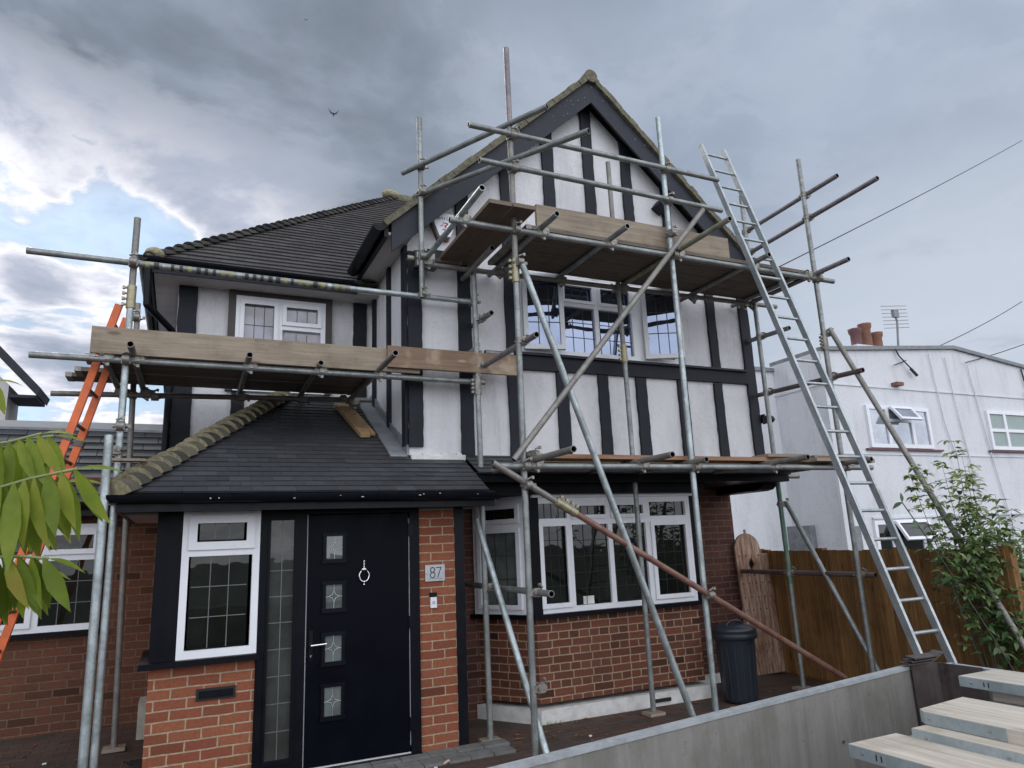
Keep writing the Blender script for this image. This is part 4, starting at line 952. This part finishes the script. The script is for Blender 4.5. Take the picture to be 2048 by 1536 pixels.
m = MB(); m.obox((6.55, 7.26, 1.60), (.14, 0, .11), (0, .03, 0), (.0, 0, .03)); m.obox((6.69, 7.26, 1.71), (.10, 0, -.06), (0, .03, 0), (0, 0, .03)); m.obox((6.672, 7.262, 1.72), (.022, 0, 0), (0, .02, 0), (0, 0, .07)); m.build('finial', 'lead_grey', gt)
m = MB(); m.box(6.98, 7.03, 7.2, 7.3, 0, 1.52); m.build('gate_post', 'fence_wood', gt)

bn = empty('dustbin', (5.50, 6.32, 0), 'dark grey round plastic dustbin with lid beside the bay window', 'dustbin')
m = MB(); m.lathe((5.50, 6.32, .01), [(0, 0), (.160, 0), (.175, .03), (.205, .62), (.22, .66), (.22, .70)], 32)
for k in range(16):
    a = 2*math.pi*k/16; p0 = Vector((5.5+math.cos(a)*.171, 6.32+math.sin(a)*.171, .05)); p1 = Vector((5.5+math.cos(a)*.200, 6.32+math.sin(a)*.200, .58)); m.tube(p0, p1, .008, 6)
m.build('body', 'bin_plastic', bn)
m = MB(); m.lathe((5.50, 6.32, 0), [(.228, .645), (.238, .65), (.240, .69), (.228, .715), (.235, .72), (.235, .745), (.20, .765), (.12, .785), (0, .79)], 32); lid = m.build('lid', 'bin_plastic', bn)
m = MB(); pts = [(5.5+math.sin(R(t))*.12, 6.30, .76+max(0, math.cos(R(t)))*.065) for t in range(-85, 86, 17)]; m.path(pts, .014, 8); m.build('handle', 'bin_plastic', lid)

fe = empty('fence', (6.9, 6, 0), 'brown close board fence running along the right boundary', 'fence')
f0, f1 = Vector((7.02, 7.45, 0)), Vector((6.80, 4.12, 0)); fd_ = (f1-f0); n = 34; fn = Vector((-fd_.y, fd_.x, 0)).normalized()
if fn.x > 0: fn = -fn
m = MB()
for k in range(n):
    p = f0+fd_*(k/n); q = f0+fd_*((k+1)/n); z1 = 1.505+random.uniform(-.006, .006); t = random.random()
    m.obox(p+fn*.004+Vector((0, 0, .03)), q-p+(q-p)*.12, fn*.012, (0, 0, z1-.03), tone=t)
    m.obox(p+fn*.0155+Vector((0, 0, .03)), (q-p)*.30, fn*.006, (0, 0, z1-.035), tone=t)
m.build('boards', 'fence_wood', fe)
for f in (0., .33, .66, 1.0):
    m = MB(); p = f0+fd_*f; m.box(p.x, p.x+.09, p.y-.05, p.y+.05, -.1, 1.53); m.build('post', 'fence_wood', fe)
m = MB(); m.obox(f0+Vector((.005, 0, .0)), fd_, (.03, 0, 0), (0, 0, .15)); m.build('gravel_board', 'fence_wood', fe)

m = MB(); m.box(-.235, -.17, 7.0, 7.3, .30, .58); mbx = m.build('utility_box', 'stone'); tag(mbx, 'pale stone grey box low on the left side of the porch', 'utility box')
e = empty('cable_reel', (-.23, 6.7, .0), 'dark block with a loop of wire on the ground left of the porch', 'cable'); m = MB(); m.box(-.26, -.175, 6.62, 6.8, 0.01, .2); m.build('block', 'black_paint', e)
m = MB(); m.path([(-.24, 6.66, .20), (-.30, 6.62, .24), (-.315, 6.6, .17), (-.25, 6.58, .03)], .006, 6); m.build('wire', 'cable', e)
# litter and fallen leaves
m = MB(); m.obox((2.06, 5.98, .006), (.16, .10, .0), (-.01, .03, .0), (0, 0, .006)); m.obox((2.05, 5.955, .012), (.05, -.005, .02), (0, .04, 0), (0, 0, .004)); tag(m.build('litter', 'litter_pink'), 'pink scrap of plastic on the paving by the door step', 'litter')
for i, (x, y, lab) in enumerate(((3.46, 6.02, 'white scrap on the paving in front of the bay'), (-.95, 7.6, 'pale scrap on the paving at the far left'), (1.95, 5.9, 'tiny white crumb near the pink scrap'))):
    m = MB(); m.obox((x, y, gz(x, y)+.005), (.03, .01, 0), (0, .02, .004), (0, 0, .006)); tag(m.build('litter', 'litter_white'), lab, 'litter')
lv = MB()
for k in range(110):
    x, y = (random.uniform(-1.9, -.3), random.uniform(6.6, 8.3)) if k < 60 else (random.uniform(2.4, 6.2), random.uniform(5.9, 6.7))
    a = random.uniform(0, 6.28); s_ = random.uniform(.010, .028); z = gz(x, y)+.006; c, sn = math.cos(a)*s_, math.sin(a)*s_
    lv.face([(x+c*2, y+sn*2, z), (x-sn*.7, y+c*.7, z+.006), (x-c*2, y-sn*2, z+.003), (x+sn*.7, y-c*.7, z+.008)])
tag(lv.build('leaf_litter', 'dead_leaf'), 'small dead leaves scattered over the paving', 'leaves', kind='stuff')
wd = MB()
for k in range(40):
    x, y = 3.4+random.gauss(0, .1), 6.60+random.gauss(0, .02); a = random.uniform(0, 6.28); h = random.uniform(.02, .06)
    wd.face([(x, y, 0), (x+.006, y, 0), (x+math.cos(a)*.03, y-abs(math.sin(a))*.03, h)], tone=random.random())
tag(wd.build('weed', 'shrub_leaf'), 'low tuft of weeds at the foot of the white plinth', 'weed')

# ------------------------------------------------------------------ neighbour's white house
nh = empty('neighbour_house', (16, 12, 0), 'white rendered flat topped house beyond the fence on the right', 'house')
m = MB(); top = [(12.9, 5.70), (17.62, 6.10), (20.54, 5.78), (25.5, 5.2)]
m.prism([(12.9, 11, -.6)]+[(25.5, 11, -.6)]+[(x, 11, z) for x, z in top[::-1]], (0, 1.46, 0))
m.box(9.6, 26, 12.462, 20, -.6, 5.55); m.build('wall', 'neighbour_render', nh)
m = MB()
for (a, b_) in zip(top, top[1:]): m.prism([(a[0], 10.93, a[1]+.002), (b_[0], 10.93, b_[1]+.002), (b_[0], 10.93, b_[1]+.09), (a[0], 10.93, a[1]+.09)], (0, 1.6, 0))
m.box(9.5, 12.9, 12.40, 13.0, 5.552, 5.64); m.build('coping', 'lead_grey', nh)
m = MB(); m.box(12.9, 25.5, 10.975, 11, 4.93, 4.965); m.box(12.9, 25.5, 10.978, 11, 3.36, 3.385); m.box(12.875, 12.9, 11, 12.46, 4.93, 4.965)
m.box(13.75, 25.5, 10.95, 10.999, 1.93, 1.975); m.build('string_course', 'neighbour_render', nh)
m = MB(); m.box(13.9, 16.5, 10.93, 11, 3.46, 3.50); m.box(18.3, 22, 10.93, 11, 3.48, 3.52); m.build('window_sill', 'terracotta_dark', nh)
def nwin(u0, u1, z0, z1, mull, glass='glass_neigh', opn=None, bars=()):
    B_ = [(u0, u1, z0, z0+.09), (u0, u1, z1-.09, z1), (u0, u0+.09, z0+.09, z1-.09), (u1-.09, u1, z0+.09, z1-.09)]+[(a-.05, a+.05, z0+.09, z1-.09) for a in mull]
    B_ += list(bars); edges = [u0+.09]+[v for a in mull for v in (a-.05, a+.05)]+[u1-.09]
    pn = [(edges[2*i], edges[2*i+1], z0+.09, z1-.09, 0, 0) for i in range(len(edges)//2)]
    fr_ = window(nh, (0, 11.0, 0), X, B_, pn, glass=glass)
    if opn:
        a, b_, zt_, h_ = opn; s = MB(); out_ = .26
        P0, P1 = Vector((a, 10.93, zt_)), Vector((b_, 10.93, zt_)); dv = Vector((0, -out_, -h_)); nn = Vector((0, -.05, .02)); w_ = .07; dn = dv.normalized()
        s.obox(P0, P1-P0, dn*w_, nn); s.obox(P0+dv-dn*w_, P1-P0, dn*w_, nn); s.obox(P0+dn*w_, X*w_, dv-dn*2*w_, nn); s.obox(P1-X*w_+dn*w_, X*w_, dv-dn*2*w_, nn)
        s.build('open_sash', 'upvc', fr_); q = MB(); q.obox(P0+nn*.3+dn*.05+X*.05, P1-P0-X*.1, dv-dn*.1, nn*.2); q.build('pane', glass, fr_)
nwin(14.05, 16.2, 3.52, 4.50, (14.72, 15.55), opn=(14.78, 15.5, 4.47, .34), bars=((14.77, 15.5, 4.13, 4.2),))
nwin(18.45, 22.0, 3.54, 4.55, (19.15,), 'blind_green', bars=((18.54, 19.1, 4.0, 4.08), (19.2, 21.9, 4.0, 4.08)))
nwin(13.75, 15.6, 1.05, 1.90, (14.3, 15.3), 'glass_dark', opn=(14.35, 15.4, 1.87, .42))
m = MB(); m.box(13.05, 13.35, 10.985, 11.0, .6, 1.80); m.build('window', 'lead_grey', nh)
m = MB(); m.box(12.72, 12.9, 11.8, 12.45, .0, 1.86, 'lead_grey'); m.build('porch_recess', 'lead_grey', nh)  # solid grey block, the shade of the recess put into its colour
m = MB()
for pts in ([(16.6, 10.96, 5.9), (16.75, 10.96, 4.2), (16.95, 10.96, 3.42), (17.1, 10.96, 3.40)], [(17.2, 10.96, 5.85), (17.35, 10.96, 4.2), (17.6, 10.96, 2.2)], [(18.05, 10.96, 5.7), (18.2, 10.96, 4.5), (18.35, 10.96, 3.4), (18.7, 10.96, 1.4)]): m.path(pts, .014, 6)
m.build('pipe', 'neighbour_render', nh)
m = MB(); m.path([(15.35, 10.95, 6.0), (15.45, 10.93, 5.75), (15.9, 10.9, 5.35)], .018, 6); m.tube((15.75, 10.9, 5.45), (15.92, 10.88, 5.28), .035, 8); m.path([(20.3, 10.95, 5.75), (20.4, 10.95, 5.1)], .02, 6); m.build('cable', 'cable', nh)
m = MB(); m.box(15.1, 15.35, 10.85, 11, 5.0, 5.08); m.build('ledge_tile', 'terracotta', nh)
m = MB(); m.box(20.3, 20.6, 10.8, 11, 4.95, 5.15); m.build('vent_box', 'upvc', nh)
m = MB(); m.box(17.5, 19.4, 13.6, 14.4, 5.5, 6.97); ch = m.build('chimney', 'neighbour_render', nh)
for x, hh, mt in ((18.0, .62, 'terracotta_dark'), (18.45, .82, 'terracotta'), (18.9, .58, 'terracotta')):
    m = MB(); m.lathe((x, 14, 6.95), [(.17, 0), (.19, .05), (.155, .12), (.15, hh-.18), (.19, hh-.10), (.19, hh-.05), (.20, hh), (.13, hh), (.12, hh-.2)], 18); m.build('chimney_pot', mt, ch)
m = MB(); m.lathe((12.3, 14.5, 5.5), [(.16, 0), (.16, .40), (.2, .42), (.2, .47), (.1, .47)], 14); m.lathe((12.75, 14.5, 5.5), [(.14, 0), (.14, .44), (.19, .46), (.19, .5), (.1, .5)], 14); m.build('chimney_pot', 'terracotta_dark', nh)
m = MB(); m.path([(18.42, 13, 5.5), (18.42, 13, 6.8), (18.55, 13, 7.55), (18.5, 13, 7.8)], .03, 8)
for k in range(7):
    z = 7.35+k*.11; m.tube((17.95+.03*k*0, 13.0, z-.05), (19.05, 13.0, z+.08), .009, 5)
m.box(18.42, 18.62, 12.95, 13.05, 7.68, 7.9); tag(m.build('aerial', 'lead_grey', nh))
# far left house
lh = empty('left_house', (-6, 15, 0), 'corner of a pale gabled house showing at the far left edge', 'house')
m = MB(); m.prism([(-9.4, 14, -.6), (-2.75, 14, -.6), (-2.75, 14, 4.7), (-6.0, 14, 8.0), (-9.4, 14, 4.7)], (0, .9, 0)); m.box(-9.4, -3.6, 14.9, 22, -.6, 4.6); m.build('wall', 'soffit_white', lh)
m = MB(); m.prism([(-2.30, 13.75, 4.50), (-6.05, 13.75, 8.55), (-6.05, 13.75, 8.75), (-2.26, 13.75, 4.62)], (0, 1.0, 0)); m.prism([(-9.8, 13.75, 4.50), (-6.05, 13.75, 8.55), (-6.05, 13.75, 8.75), (-9.85, 13.75, 4.62)], (0, 1.0, 0)); m.box(-2.72, -2.32, 13.9, 14.7, 4.47, 4.52); m.build('roof', 'barge_board', lh)

# ------------------------------------------------------------------ overhead lines and birds
def wire(pts, r, label):
    m = MB(); m.path([Vector(p) for p in pts], r, 6); tag(m.build('overhead_wire', 'cable'), label, 'wire')
def sagline(a, b_, s_, n=10):
    a, b_ = Vector(a), Vector(b_); return [a.lerp(b_, k/n)-Vector((0, 0, s_*4*(k/n)*(1-k/n))) for k in range(n+1)]
wire(sagline((7.2, 7.5, 5.25), (22.5, 10.8, 13.0), .05), .010, 'single dark wire rising from behind the gable scaffold to the right edge')
wire(sagline((15.2, 10.9, 5.5), (24.0, 12.5, 8.6), .1), .012, 'upper wire running from the white house to the right edge')
wire(sagline((17.9, 10.9, 5.75), (24.5, 11.5, 7.6), .08), .012, 'lower wire running from the white house parapet to the right edge')
def bird(loc, s_, label):
    e = empty('bird', loc, label, 'bird'); o = Vector(loc); m = MB(); m.ball(o, .05*s_, 8, sc=(.6, .6, 2.0)); m.ball(o+Vector((0, 0, -.11*s_)), .03*s_, 8)
    for sg in (-1, 1):
        m.prism([o+Vector((0, 0, .03*s_)), o+Vector((sg*.12*s_, 0, .10*s_)), o+Vector((sg*.26*s_, 0, .28*s_)), o+Vector((sg*.15*s_, 0, .03*s_)), o+Vector((0, 0, -.05*s_))], (0, .01, 0))
    m.prism([o+Vector((-.02*s_, 0, .08*s_)), o+Vector((.02*s_, 0, .08*s_)), o+Vector((.04*s_, 0, .17*s_)), o+Vector((-.04*s_, 0, .17*s_))], (0, .01, 0)) if False else None
    m.build('body', 'bird_dark', e)
bird((5.46, 30, 21.8), .95, 'dark bird with raised wings above the left roof')
bird((8.2, 60, 51.3), .7, 'tiny far bird near the top edge of the sky')

# ------------------------------------------------------------------ truck and its load
tk = empty('flatbed_truck', (2.2, 1.2, -.6), 'grey dropside flatbed with galvanised side panels in the foreground', 'truck')
S0, S1 = Vector((-.9, 1.836, 0)), Vector((3.24, 2.50, 0)); sdv = (S1-S0).normalized(); snv = Vector((sdv.y, -sdv.x, 0))   # towards camera
m = MB(); m.obox(S0+Vector((0, 0, .62)), (S1-S0), -snv*.028, (0, 0, .44)); m.build('side_panel', 'truck_panel', tk)
m = MB(); m.obox(S0+snv*.004+Vector((0, 0, 1.062)), (S1-S0), -snv*.038, (0, 0, .016)); m.build('panel_edge', 'truck_edge', tk)
m = MB()
for k in range(5):
    c = S0+(S1-S0)*(.55+.1*k)+snv*.002+Vector((0, 0, .80+.05*(k % 2)))
    m.tube(c, c+snv*.004, .006, 8)
m.build('rivets', 'truck_steel', tk)
E0, E1 = Vector((3.40, 2.40, 0)), Vector((3.33, -1.0, 0))
m = MB(); m.obox(E0+Vector((0, 0, .62)), E1-E0, (.028, 0, 0), (0, 0, .445)); m.build('end_panel', 'truck_panel', tk)
m = MB(); m.obox(E0+Vector((-.004, 0, 1.067)), E1-E0, (.038, 0, 0), (0, 0, .014)); m.build('panel_edge', 'truck_edge', tk)
m = MB()                                            # rounded corner plate
pp = [S1+snv*.012-sdv*.02]
for k in range(7):
    a = k/6; pp.append(S1.lerp(E0, a)+snv*(.012)*(1-a)+Vector((math.sin(math.pi*a)*.05, math.sin(math.pi*a)*.03, 0))+Vector((-.03*a, 0, 0)))
pp.append(E0+Vector((-.02, -.16, 0)))
for a, b_ in zip(pp, pp[1:]): m.face([a+Vector((0, 0, .62)), b_+Vector((0, 0, .62)), b_+Vector((0, 0, 1.085)), a+Vector((0, 0, 1.085))], smooth=True); m.face([a+Vector((0, 0, .62))+Vector((.01, .012, 0)), a+Vector((.01, .012, 1.085)), b_+Vector((.01, .012, 1.085)), b_+Vector((.01, .012, .62))], smooth=True)
for a, b_ in zip(pp, pp[1:]): m.face([a+Vector((0, 0, 1.085)), b_+Vector((0, 0, 1.085)), b_+Vector((.01, .012, 1.085)), a+Vector((.01, .012, 1.085))])
m.build('corner_post', 'truck_steel', tk)
m = MB()
for k, z in enumerate((1.09, 1.103, 1.117)):
    o = Vector((3.17+.012*k, 2.455-.01*k, z)); m.obox(o, (.19, .02, -.006), (.03, .075, 0), (0, 0, .006)); m.obox(o+Vector((.19, .02, -.006)), (.05, .0, .012), (.02, .07, 0), (0, 0, .006))
m.build('hinge_plates', 'truck_steel', tk)
m = MB(); m.prism([(-.9, 1.83, .58), (3.26, 2.49, .58), (3.41, 2.40, .58), (3.33, -1.0, .58), (-.9, -1.0, .58)], (0, 0, .04)); m.build('bed_floor', 'truck_steel', tk)
m = MB(); m.box(-.6, 3.0, .3, .42, .38, .58); m.box(-.6, 3.0, 1.2, 1.32, .38, .58)
for x in (.1, 1.2, 2.3): m.box(x, x+.08, .1, 1.7, .50, .58)
m.build('chassis', 'truck_steel', tk)
for x in (.3, 2.4):
    for y in (-.2, 1.45):
        m = MB(); m.tube((x, y, -.25), (x, y+.22, -.25), .37, 28); wh = m.build('wheel', 'rubber', tk); m = MB(); m.tube((x, y-.01, -.25), (x, y+.23, -.25), .19, 20); m.build('rim', 'truck_steel', wh)
m = MB()
for y in (-.09, 1.56): m.tube((.3, y, -.25), (.3, y, .4), .04); m.tube((2.4, y, -.25), (2.4, y, .4), .04)
m.build('axle_mount', 'truck_steel', tk)
def loose(x0, w_, y1, z1, label, marks=True, mat='board_pale', hoop=.42, ylen=2.4, skew=0., cham=.0, metal=True, th=.040):
    e = empty('scaffold_board', (x0+w_/2, y1-ylen/2, z1-th), label, 'board', 'scaffold boards stacked on the flatbed'); m = MB()
    P = [(x0, y1-ylen, z1-th), (x0, y1-cham, z1-th), (x0+cham*.8, y1, z1-th), (x0+w_, y1+skew, z1-th), (x0+w_, y1-ylen, z1-th)]
    m.prism(P, (0, 0, th)); m.build('plank', mat, e)
    if metal:
        h = MB(); h.box(x0-.002, x0, y1-hoop, y1-cham, z1-th+.001, z1-.002); h.face([(x0-.001, y1-cham, z1-th), (x0+cham*.8, y1+.001, z1-th), (x0+cham*.8, y1+.001, z1-.002), (x0-.001, y1-cham, z1-.002)])
        hp = h.build('end_hoop', 'hoop_iron', e)
        if marks:
            q = MB()
            for a in (.10, .118): q.box(x0-.0032, x0-.002, y1-a-.004, y1-a, z1-th*.72, z1-th*.28)
            q.build('slot_marks', 'black_paint', hp)
        q = MB()
        for a in (.05, hoop-.05): q.ball((x0-.003, y1-a, z1-th*.5), .005, 6)
        q.build('nail_heads', 'coupler_steel', hp)
    return e
loose(2.02, .228, 1.83, 1.05, 'nearest pale scaffold board with two slots in its metal end')
loose(2.32, .30, 1.80, 1.12, 'upper middle pale scaffold board with a chamfered corner', marks=False, hoop=.30, cham=.03, skew=.03)
loose(2.245, .30, 1.765, 1.079, 'stained yellow ended board under the chamfered one', marks=False, mat='board_pale', hoop=.36)
loose(2.96, .25, 2.07, 1.122, 'far right pale scaffold board with two slots, by the end panel')
loose(3.02, .228, 1.98, 1.075, 'board just under the far right scaffold board', marks=False, metal=False)
for k, (x, z) in enumerate(((2.05, 1.008), (2.09, .966), (2.3, 1.036), (2.33, .99), (2.62, 1.06), (2.66, 1.01), (3.0, 1.03), (2.98, .985))):
    loose(x, .228, 1.72+.05*(k % 3), z, ('lower board in the stack below the nearest one', 'lowest board in the stack below the nearest one', 'third board down in the middle stack', 'fourth board down in the middle stack', 'upper board between the middle and right stacks', 'lower board between the middle and right stacks', 'third board down in the right stack', 'fourth board down in the right stack')[k], marks=False, metal=k % 2 == 0)
m = MB(); m.box(2.0, 3.28, .2, .3, .62, .944); m.box(2.0, 3.28, 1.3, 1.4, .62, .924); tag(m.build('timber_bearer', 'board_grey'), 'rough timber bearers under the boards on the flatbed', 'timber')

# ------------------------------------------------------------------ plants
def leaf(mb, p, d_, n, L, W, tone, fold=.25, droop=.25, segs=3):
    p = Vector(p); d_ = Vector(d_).normalized(); s_ = d_.cross(Vector(n)).normalized(); nn = s_.cross(d_).normalized()
    prof = {2: [0, 1, 0], 3: [.15, 1, .7, 0], 4: [.12, .8, 1, .62, 0]}[segs]
    rows = []
    for k, wv in enumerate(prof):
        f = k/segs; c = p+d_*L*f-nn*(droop*L*f*f); w2 = W*.5*wv
        rows.append((c-s_*w2+nn*w2*fold, c, c+s_*w2+nn*w2*fold))
    V = [v for r in rows for v in r]; F = []
    for k in range(len(rows)-1):
        a = 3*k; F += [(a, a+1, a+4, a+3), (a+1, a+2, a+5, a+4)]
    mb.mesh(V, F, None, True, tone)
sm = empty('sumac_tree', (-.62, 1.1, -.6), 'sumac with long drooping green pinnate leaves at the left edge, close to the camera', 'tree')
m = MB(); m.path([Vector(p) for p in ((-.62, 1.10, -.6), (-.60, 1.12, .6), (-.66, 1.15, 1.4), (-.58, 1.15, 1.9), (-.62, 1.2, 2.4))], .035, 10); m.build('trunk', 'stem_brown', sm)
fronds = [([(-.59, 1.20, 1.80), (-.40, 1.19, 1.875), (-.226, 1.18, 1.898), (-.185, 1.17, 1.910)], .085, .55),
          ([(-.60, 1.16, 1.70), (-.42, 1.16, 1.79), (-.222, 1.13, 1.830), (-.184, 1.12, 1.842), (-.132, 1.12, 1.855)], .112, .45),
          ([(-.62, 1.14, 1.6), (-.42, 1.13, 1.71), (-.214, 1.10, 1.742), (-.180, 1.10, 1.741), (-.152, 1.10, 1.737)], .092, .35),
          ([(-.60, 1.20, 1.85), (-.42, 1.2, 1.95), (-.285, 1.2, 1.985), (-.252, 1.2, 1.990)], .066, .6),
          ([(-.60, 1.25, 1.75), (-.42, 1.27, 1.85), (-.28, 1.27, 1.862), (-.215, 1.27, 1.879)], .088, .4),
          ([(-.61, 1.24, 1.66), (-.44, 1.24, 1.76), (-.240, 1.22, 1.815), (-.195, 1.21, 1.835), (-.160, 1.21, 1.845)], .105, .55),
          ([(-.61, 1.30, 1.80), (-.44, 1.30, 1.88), (-.270, 1.30, 1.905), (-.225, 1.29, 1.920), (-.188, 1.29, 1.925)], .090, .5),
          ([(-.63, 1.22, 1.55), (-.44, 1.22, 1.68), (-.235, 1.19, 1.725), (-.200, 1.19, 1.728), (-.175, 1.19, 1.725)], .085, .45)]
for pts, LL, tb in fronds:
    P = [Vector(p) for p in pts]; fr_ = MB(); lens = [(b_-a).length for a, b_ in zip(P, P[1:])]; tot = sum(lens)
    st = MB()
    for a, b_ in zip(P, P[1:]): st.tube(a, b_, .0020, 6)
    def at_(s_):
        for a, b_, l in zip(P, P[1:], lens):
            if s_ <= l: return a.lerp(b_, s_/l), (b_-a).normalized()
            s_ -= l
        return P[-1], (P[-1]-P[-2]).normalized()
    s_ = .04
    while s_ < tot:
        p, dd = at_(s_); f = s_/tot; tip = max(0, (f-.86)/.14)
        for sd in (-1, 1):
            d_ = Vector((.05+random.uniform(-.10, .13), sd*.32, -1))+dd*.42*tip
            leaf(fr_, p+Vector((0, sd*.003, 0)), d_, (.9*sd*random.uniform(.3, 1.)+random.uniform(-.3, .3), -1, .1), LL*random.uniform(.82, 1.15)*(1-.25*tip), LL*random.uniform(.19, .245), random.gauss(tb, .12), .22, random.uniform(-.1, .25), 4)
        s_ += .0135*random.uniform(.8, 1.15)
    dd = (P[-1]-P[-2]).normalized(); leaf(fr_, P[-1], dd+Vector((0, 0, -.1)), (0, -.5, 1), LL*.5, LL*.14, tb+.1, .3, .25, 4)
    fo = fr_.build('frond', 'sumac_leaf', sm); st.build('leaf_stalk', 'stem_green', fo)

def shrub(name, label, base, stems, nl, L, W, tmap, spread, cat='shrub', whorl=False, clumps=None):
    e = empty(name, base, label, cat); st = MB(); lf = MB(); base = Vector(base)
    for tip, bend in stems:
        tip = Vector(tip); mid_ = base.lerp(tip, .55)+Vector(bend); pts = []
        for k in range(13):
            t = k/12; pts.append(base*(1-t)**2+mid_*2*t*(1-t)+tip*t*t)
        for k, (a, b_) in enumerate(zip(pts, pts[1:])): st.tube(a, b_, .008*(1-k/14), 6, .008*(1-(k+1)/14))
        for k in range(nl):
            t = random.uniform(.30, 1)**.8; i = min(11, int(t*12)); c = pts[i].lerp(pts[i+1], t*12-i)
            a = random.uniform(0, 2*math.pi); tw = Vector((math.cos(a), math.sin(a), random.uniform(-.1, .45))); ln = random.uniform(.2, 1)*spread*(1.15-t*.85)
            q = c+tw*ln
            if ln > .05: st.tube(c, q, .003, 4, .0015, cap=False)
            n = random.choice((3, 4, 5, 6))
            for j in range(n):
                r_ = c.lerp(q, (j+1)/n); b2 = a+random.choice((-1, 1))*random.uniform(.5, 1.2); dv = Vector((math.cos(b2), math.sin(b2), random.uniform(-.35, .35)))
                leaf(lf, r_, dv, (random.uniform(-.4, .4), random.uniform(-.6, .1), 1), L*random.uniform(.6, 1.15), W*random.uniform(.8, 1.1), tmap(r_), .25, random.uniform(.1, .5), 3)
    if clumps:
        for cx, cy, cz, rr, cnt in clumps:
            for k in range(cnt):
                v = Vector((random.gauss(0, 1), random.gauss(0, 1), random.gauss(0, 1))).normalized()*rr*random.uniform(.25, 1); c = Vector((cx, cy, cz))+Vector((v.x, v.y*.6, v.z))
                a = random.uniform(0, 6.28); leaf(lf, c, (math.cos(a), math.sin(a), random.uniform(-.7, .3)), (random.uniform(-.5, .5), random.uniform(-.8, 0), 1), L*random.uniform(.8, 1.4), W*random.uniform(.8, 1.3), tmap(c)-.08, .2, .3, 3)
    st.build('stems', 'stem_brown', e); lf.build('foliage', 'shrub_leaf', e)
    return e
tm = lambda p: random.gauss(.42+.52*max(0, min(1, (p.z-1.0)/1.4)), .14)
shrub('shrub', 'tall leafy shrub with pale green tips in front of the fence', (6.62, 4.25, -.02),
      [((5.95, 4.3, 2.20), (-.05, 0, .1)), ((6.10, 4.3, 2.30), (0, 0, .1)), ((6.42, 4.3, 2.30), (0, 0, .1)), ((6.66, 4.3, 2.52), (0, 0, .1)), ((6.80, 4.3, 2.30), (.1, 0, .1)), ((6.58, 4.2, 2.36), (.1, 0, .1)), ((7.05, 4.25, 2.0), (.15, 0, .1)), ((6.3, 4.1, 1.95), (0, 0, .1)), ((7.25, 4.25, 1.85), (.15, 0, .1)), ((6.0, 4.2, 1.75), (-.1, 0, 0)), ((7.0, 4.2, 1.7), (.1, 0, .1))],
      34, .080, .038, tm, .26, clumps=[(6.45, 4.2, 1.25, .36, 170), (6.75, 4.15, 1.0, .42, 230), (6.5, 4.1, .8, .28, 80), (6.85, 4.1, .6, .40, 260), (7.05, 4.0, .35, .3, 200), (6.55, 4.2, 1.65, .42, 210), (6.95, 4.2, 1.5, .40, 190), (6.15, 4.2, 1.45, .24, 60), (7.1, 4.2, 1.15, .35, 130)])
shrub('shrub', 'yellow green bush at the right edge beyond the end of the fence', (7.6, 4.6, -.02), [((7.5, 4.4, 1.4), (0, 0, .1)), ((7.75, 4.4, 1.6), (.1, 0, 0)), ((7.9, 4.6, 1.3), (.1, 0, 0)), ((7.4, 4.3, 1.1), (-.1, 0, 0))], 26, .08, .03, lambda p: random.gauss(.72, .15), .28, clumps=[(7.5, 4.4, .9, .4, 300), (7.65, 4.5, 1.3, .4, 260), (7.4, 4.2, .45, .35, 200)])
def twig(base, tip, n, L, W, label, name='sapling', tone=.3):
    e = empty(name, base, label, 'plant'); b_ = Vector(base); t_ = Vector(tip); st = MB(); lf = MB(); pts = [b_.lerp(t_, k/10)+Vector((0, 0, .06*math.sin(math.pi*k/10))) for k in range(11)]
    for a, c in zip(pts, pts[1:]): st.tube(a, c, .005, 6)
    for k in range(n):
        f = .62+.38*k/(n-1); c = b_.lerp(t_, f)+Vector((0, 0, .06*math.sin(math.pi*f))); a = k*2.4; leaf(lf, c, (math.cos(a), math.sin(a)*.5, .25-.5*(k % 2)), (0, -.5, 1), L*random.uniform(.85, 1.1), W, random.gauss(tone, .08), .2, .35, 4)
    leaf(lf, t_, (0, 0, 1), (0, -1, 0), L*.8, W, tone, .2, 0, 4)
    st.build('stem', 'stem_brown', e); lf.build('leaves', 'shrub_leaf', e)
twig((6.35, 3.7, .0), (5.32, 3.95, 1.93), 10, .10, .045, 'arching shoot with broad dark leaves reaching left of the shrub')
twig((6.9, 3.3, .0), (5.55, 3.05, 2.06), 9, .115, .036, 'single long leaved shoot high at the right edge')
# clouds and distance are in the sky; ridge of hedge beyond the right bush
scene.render.engine = 'CYCLES'
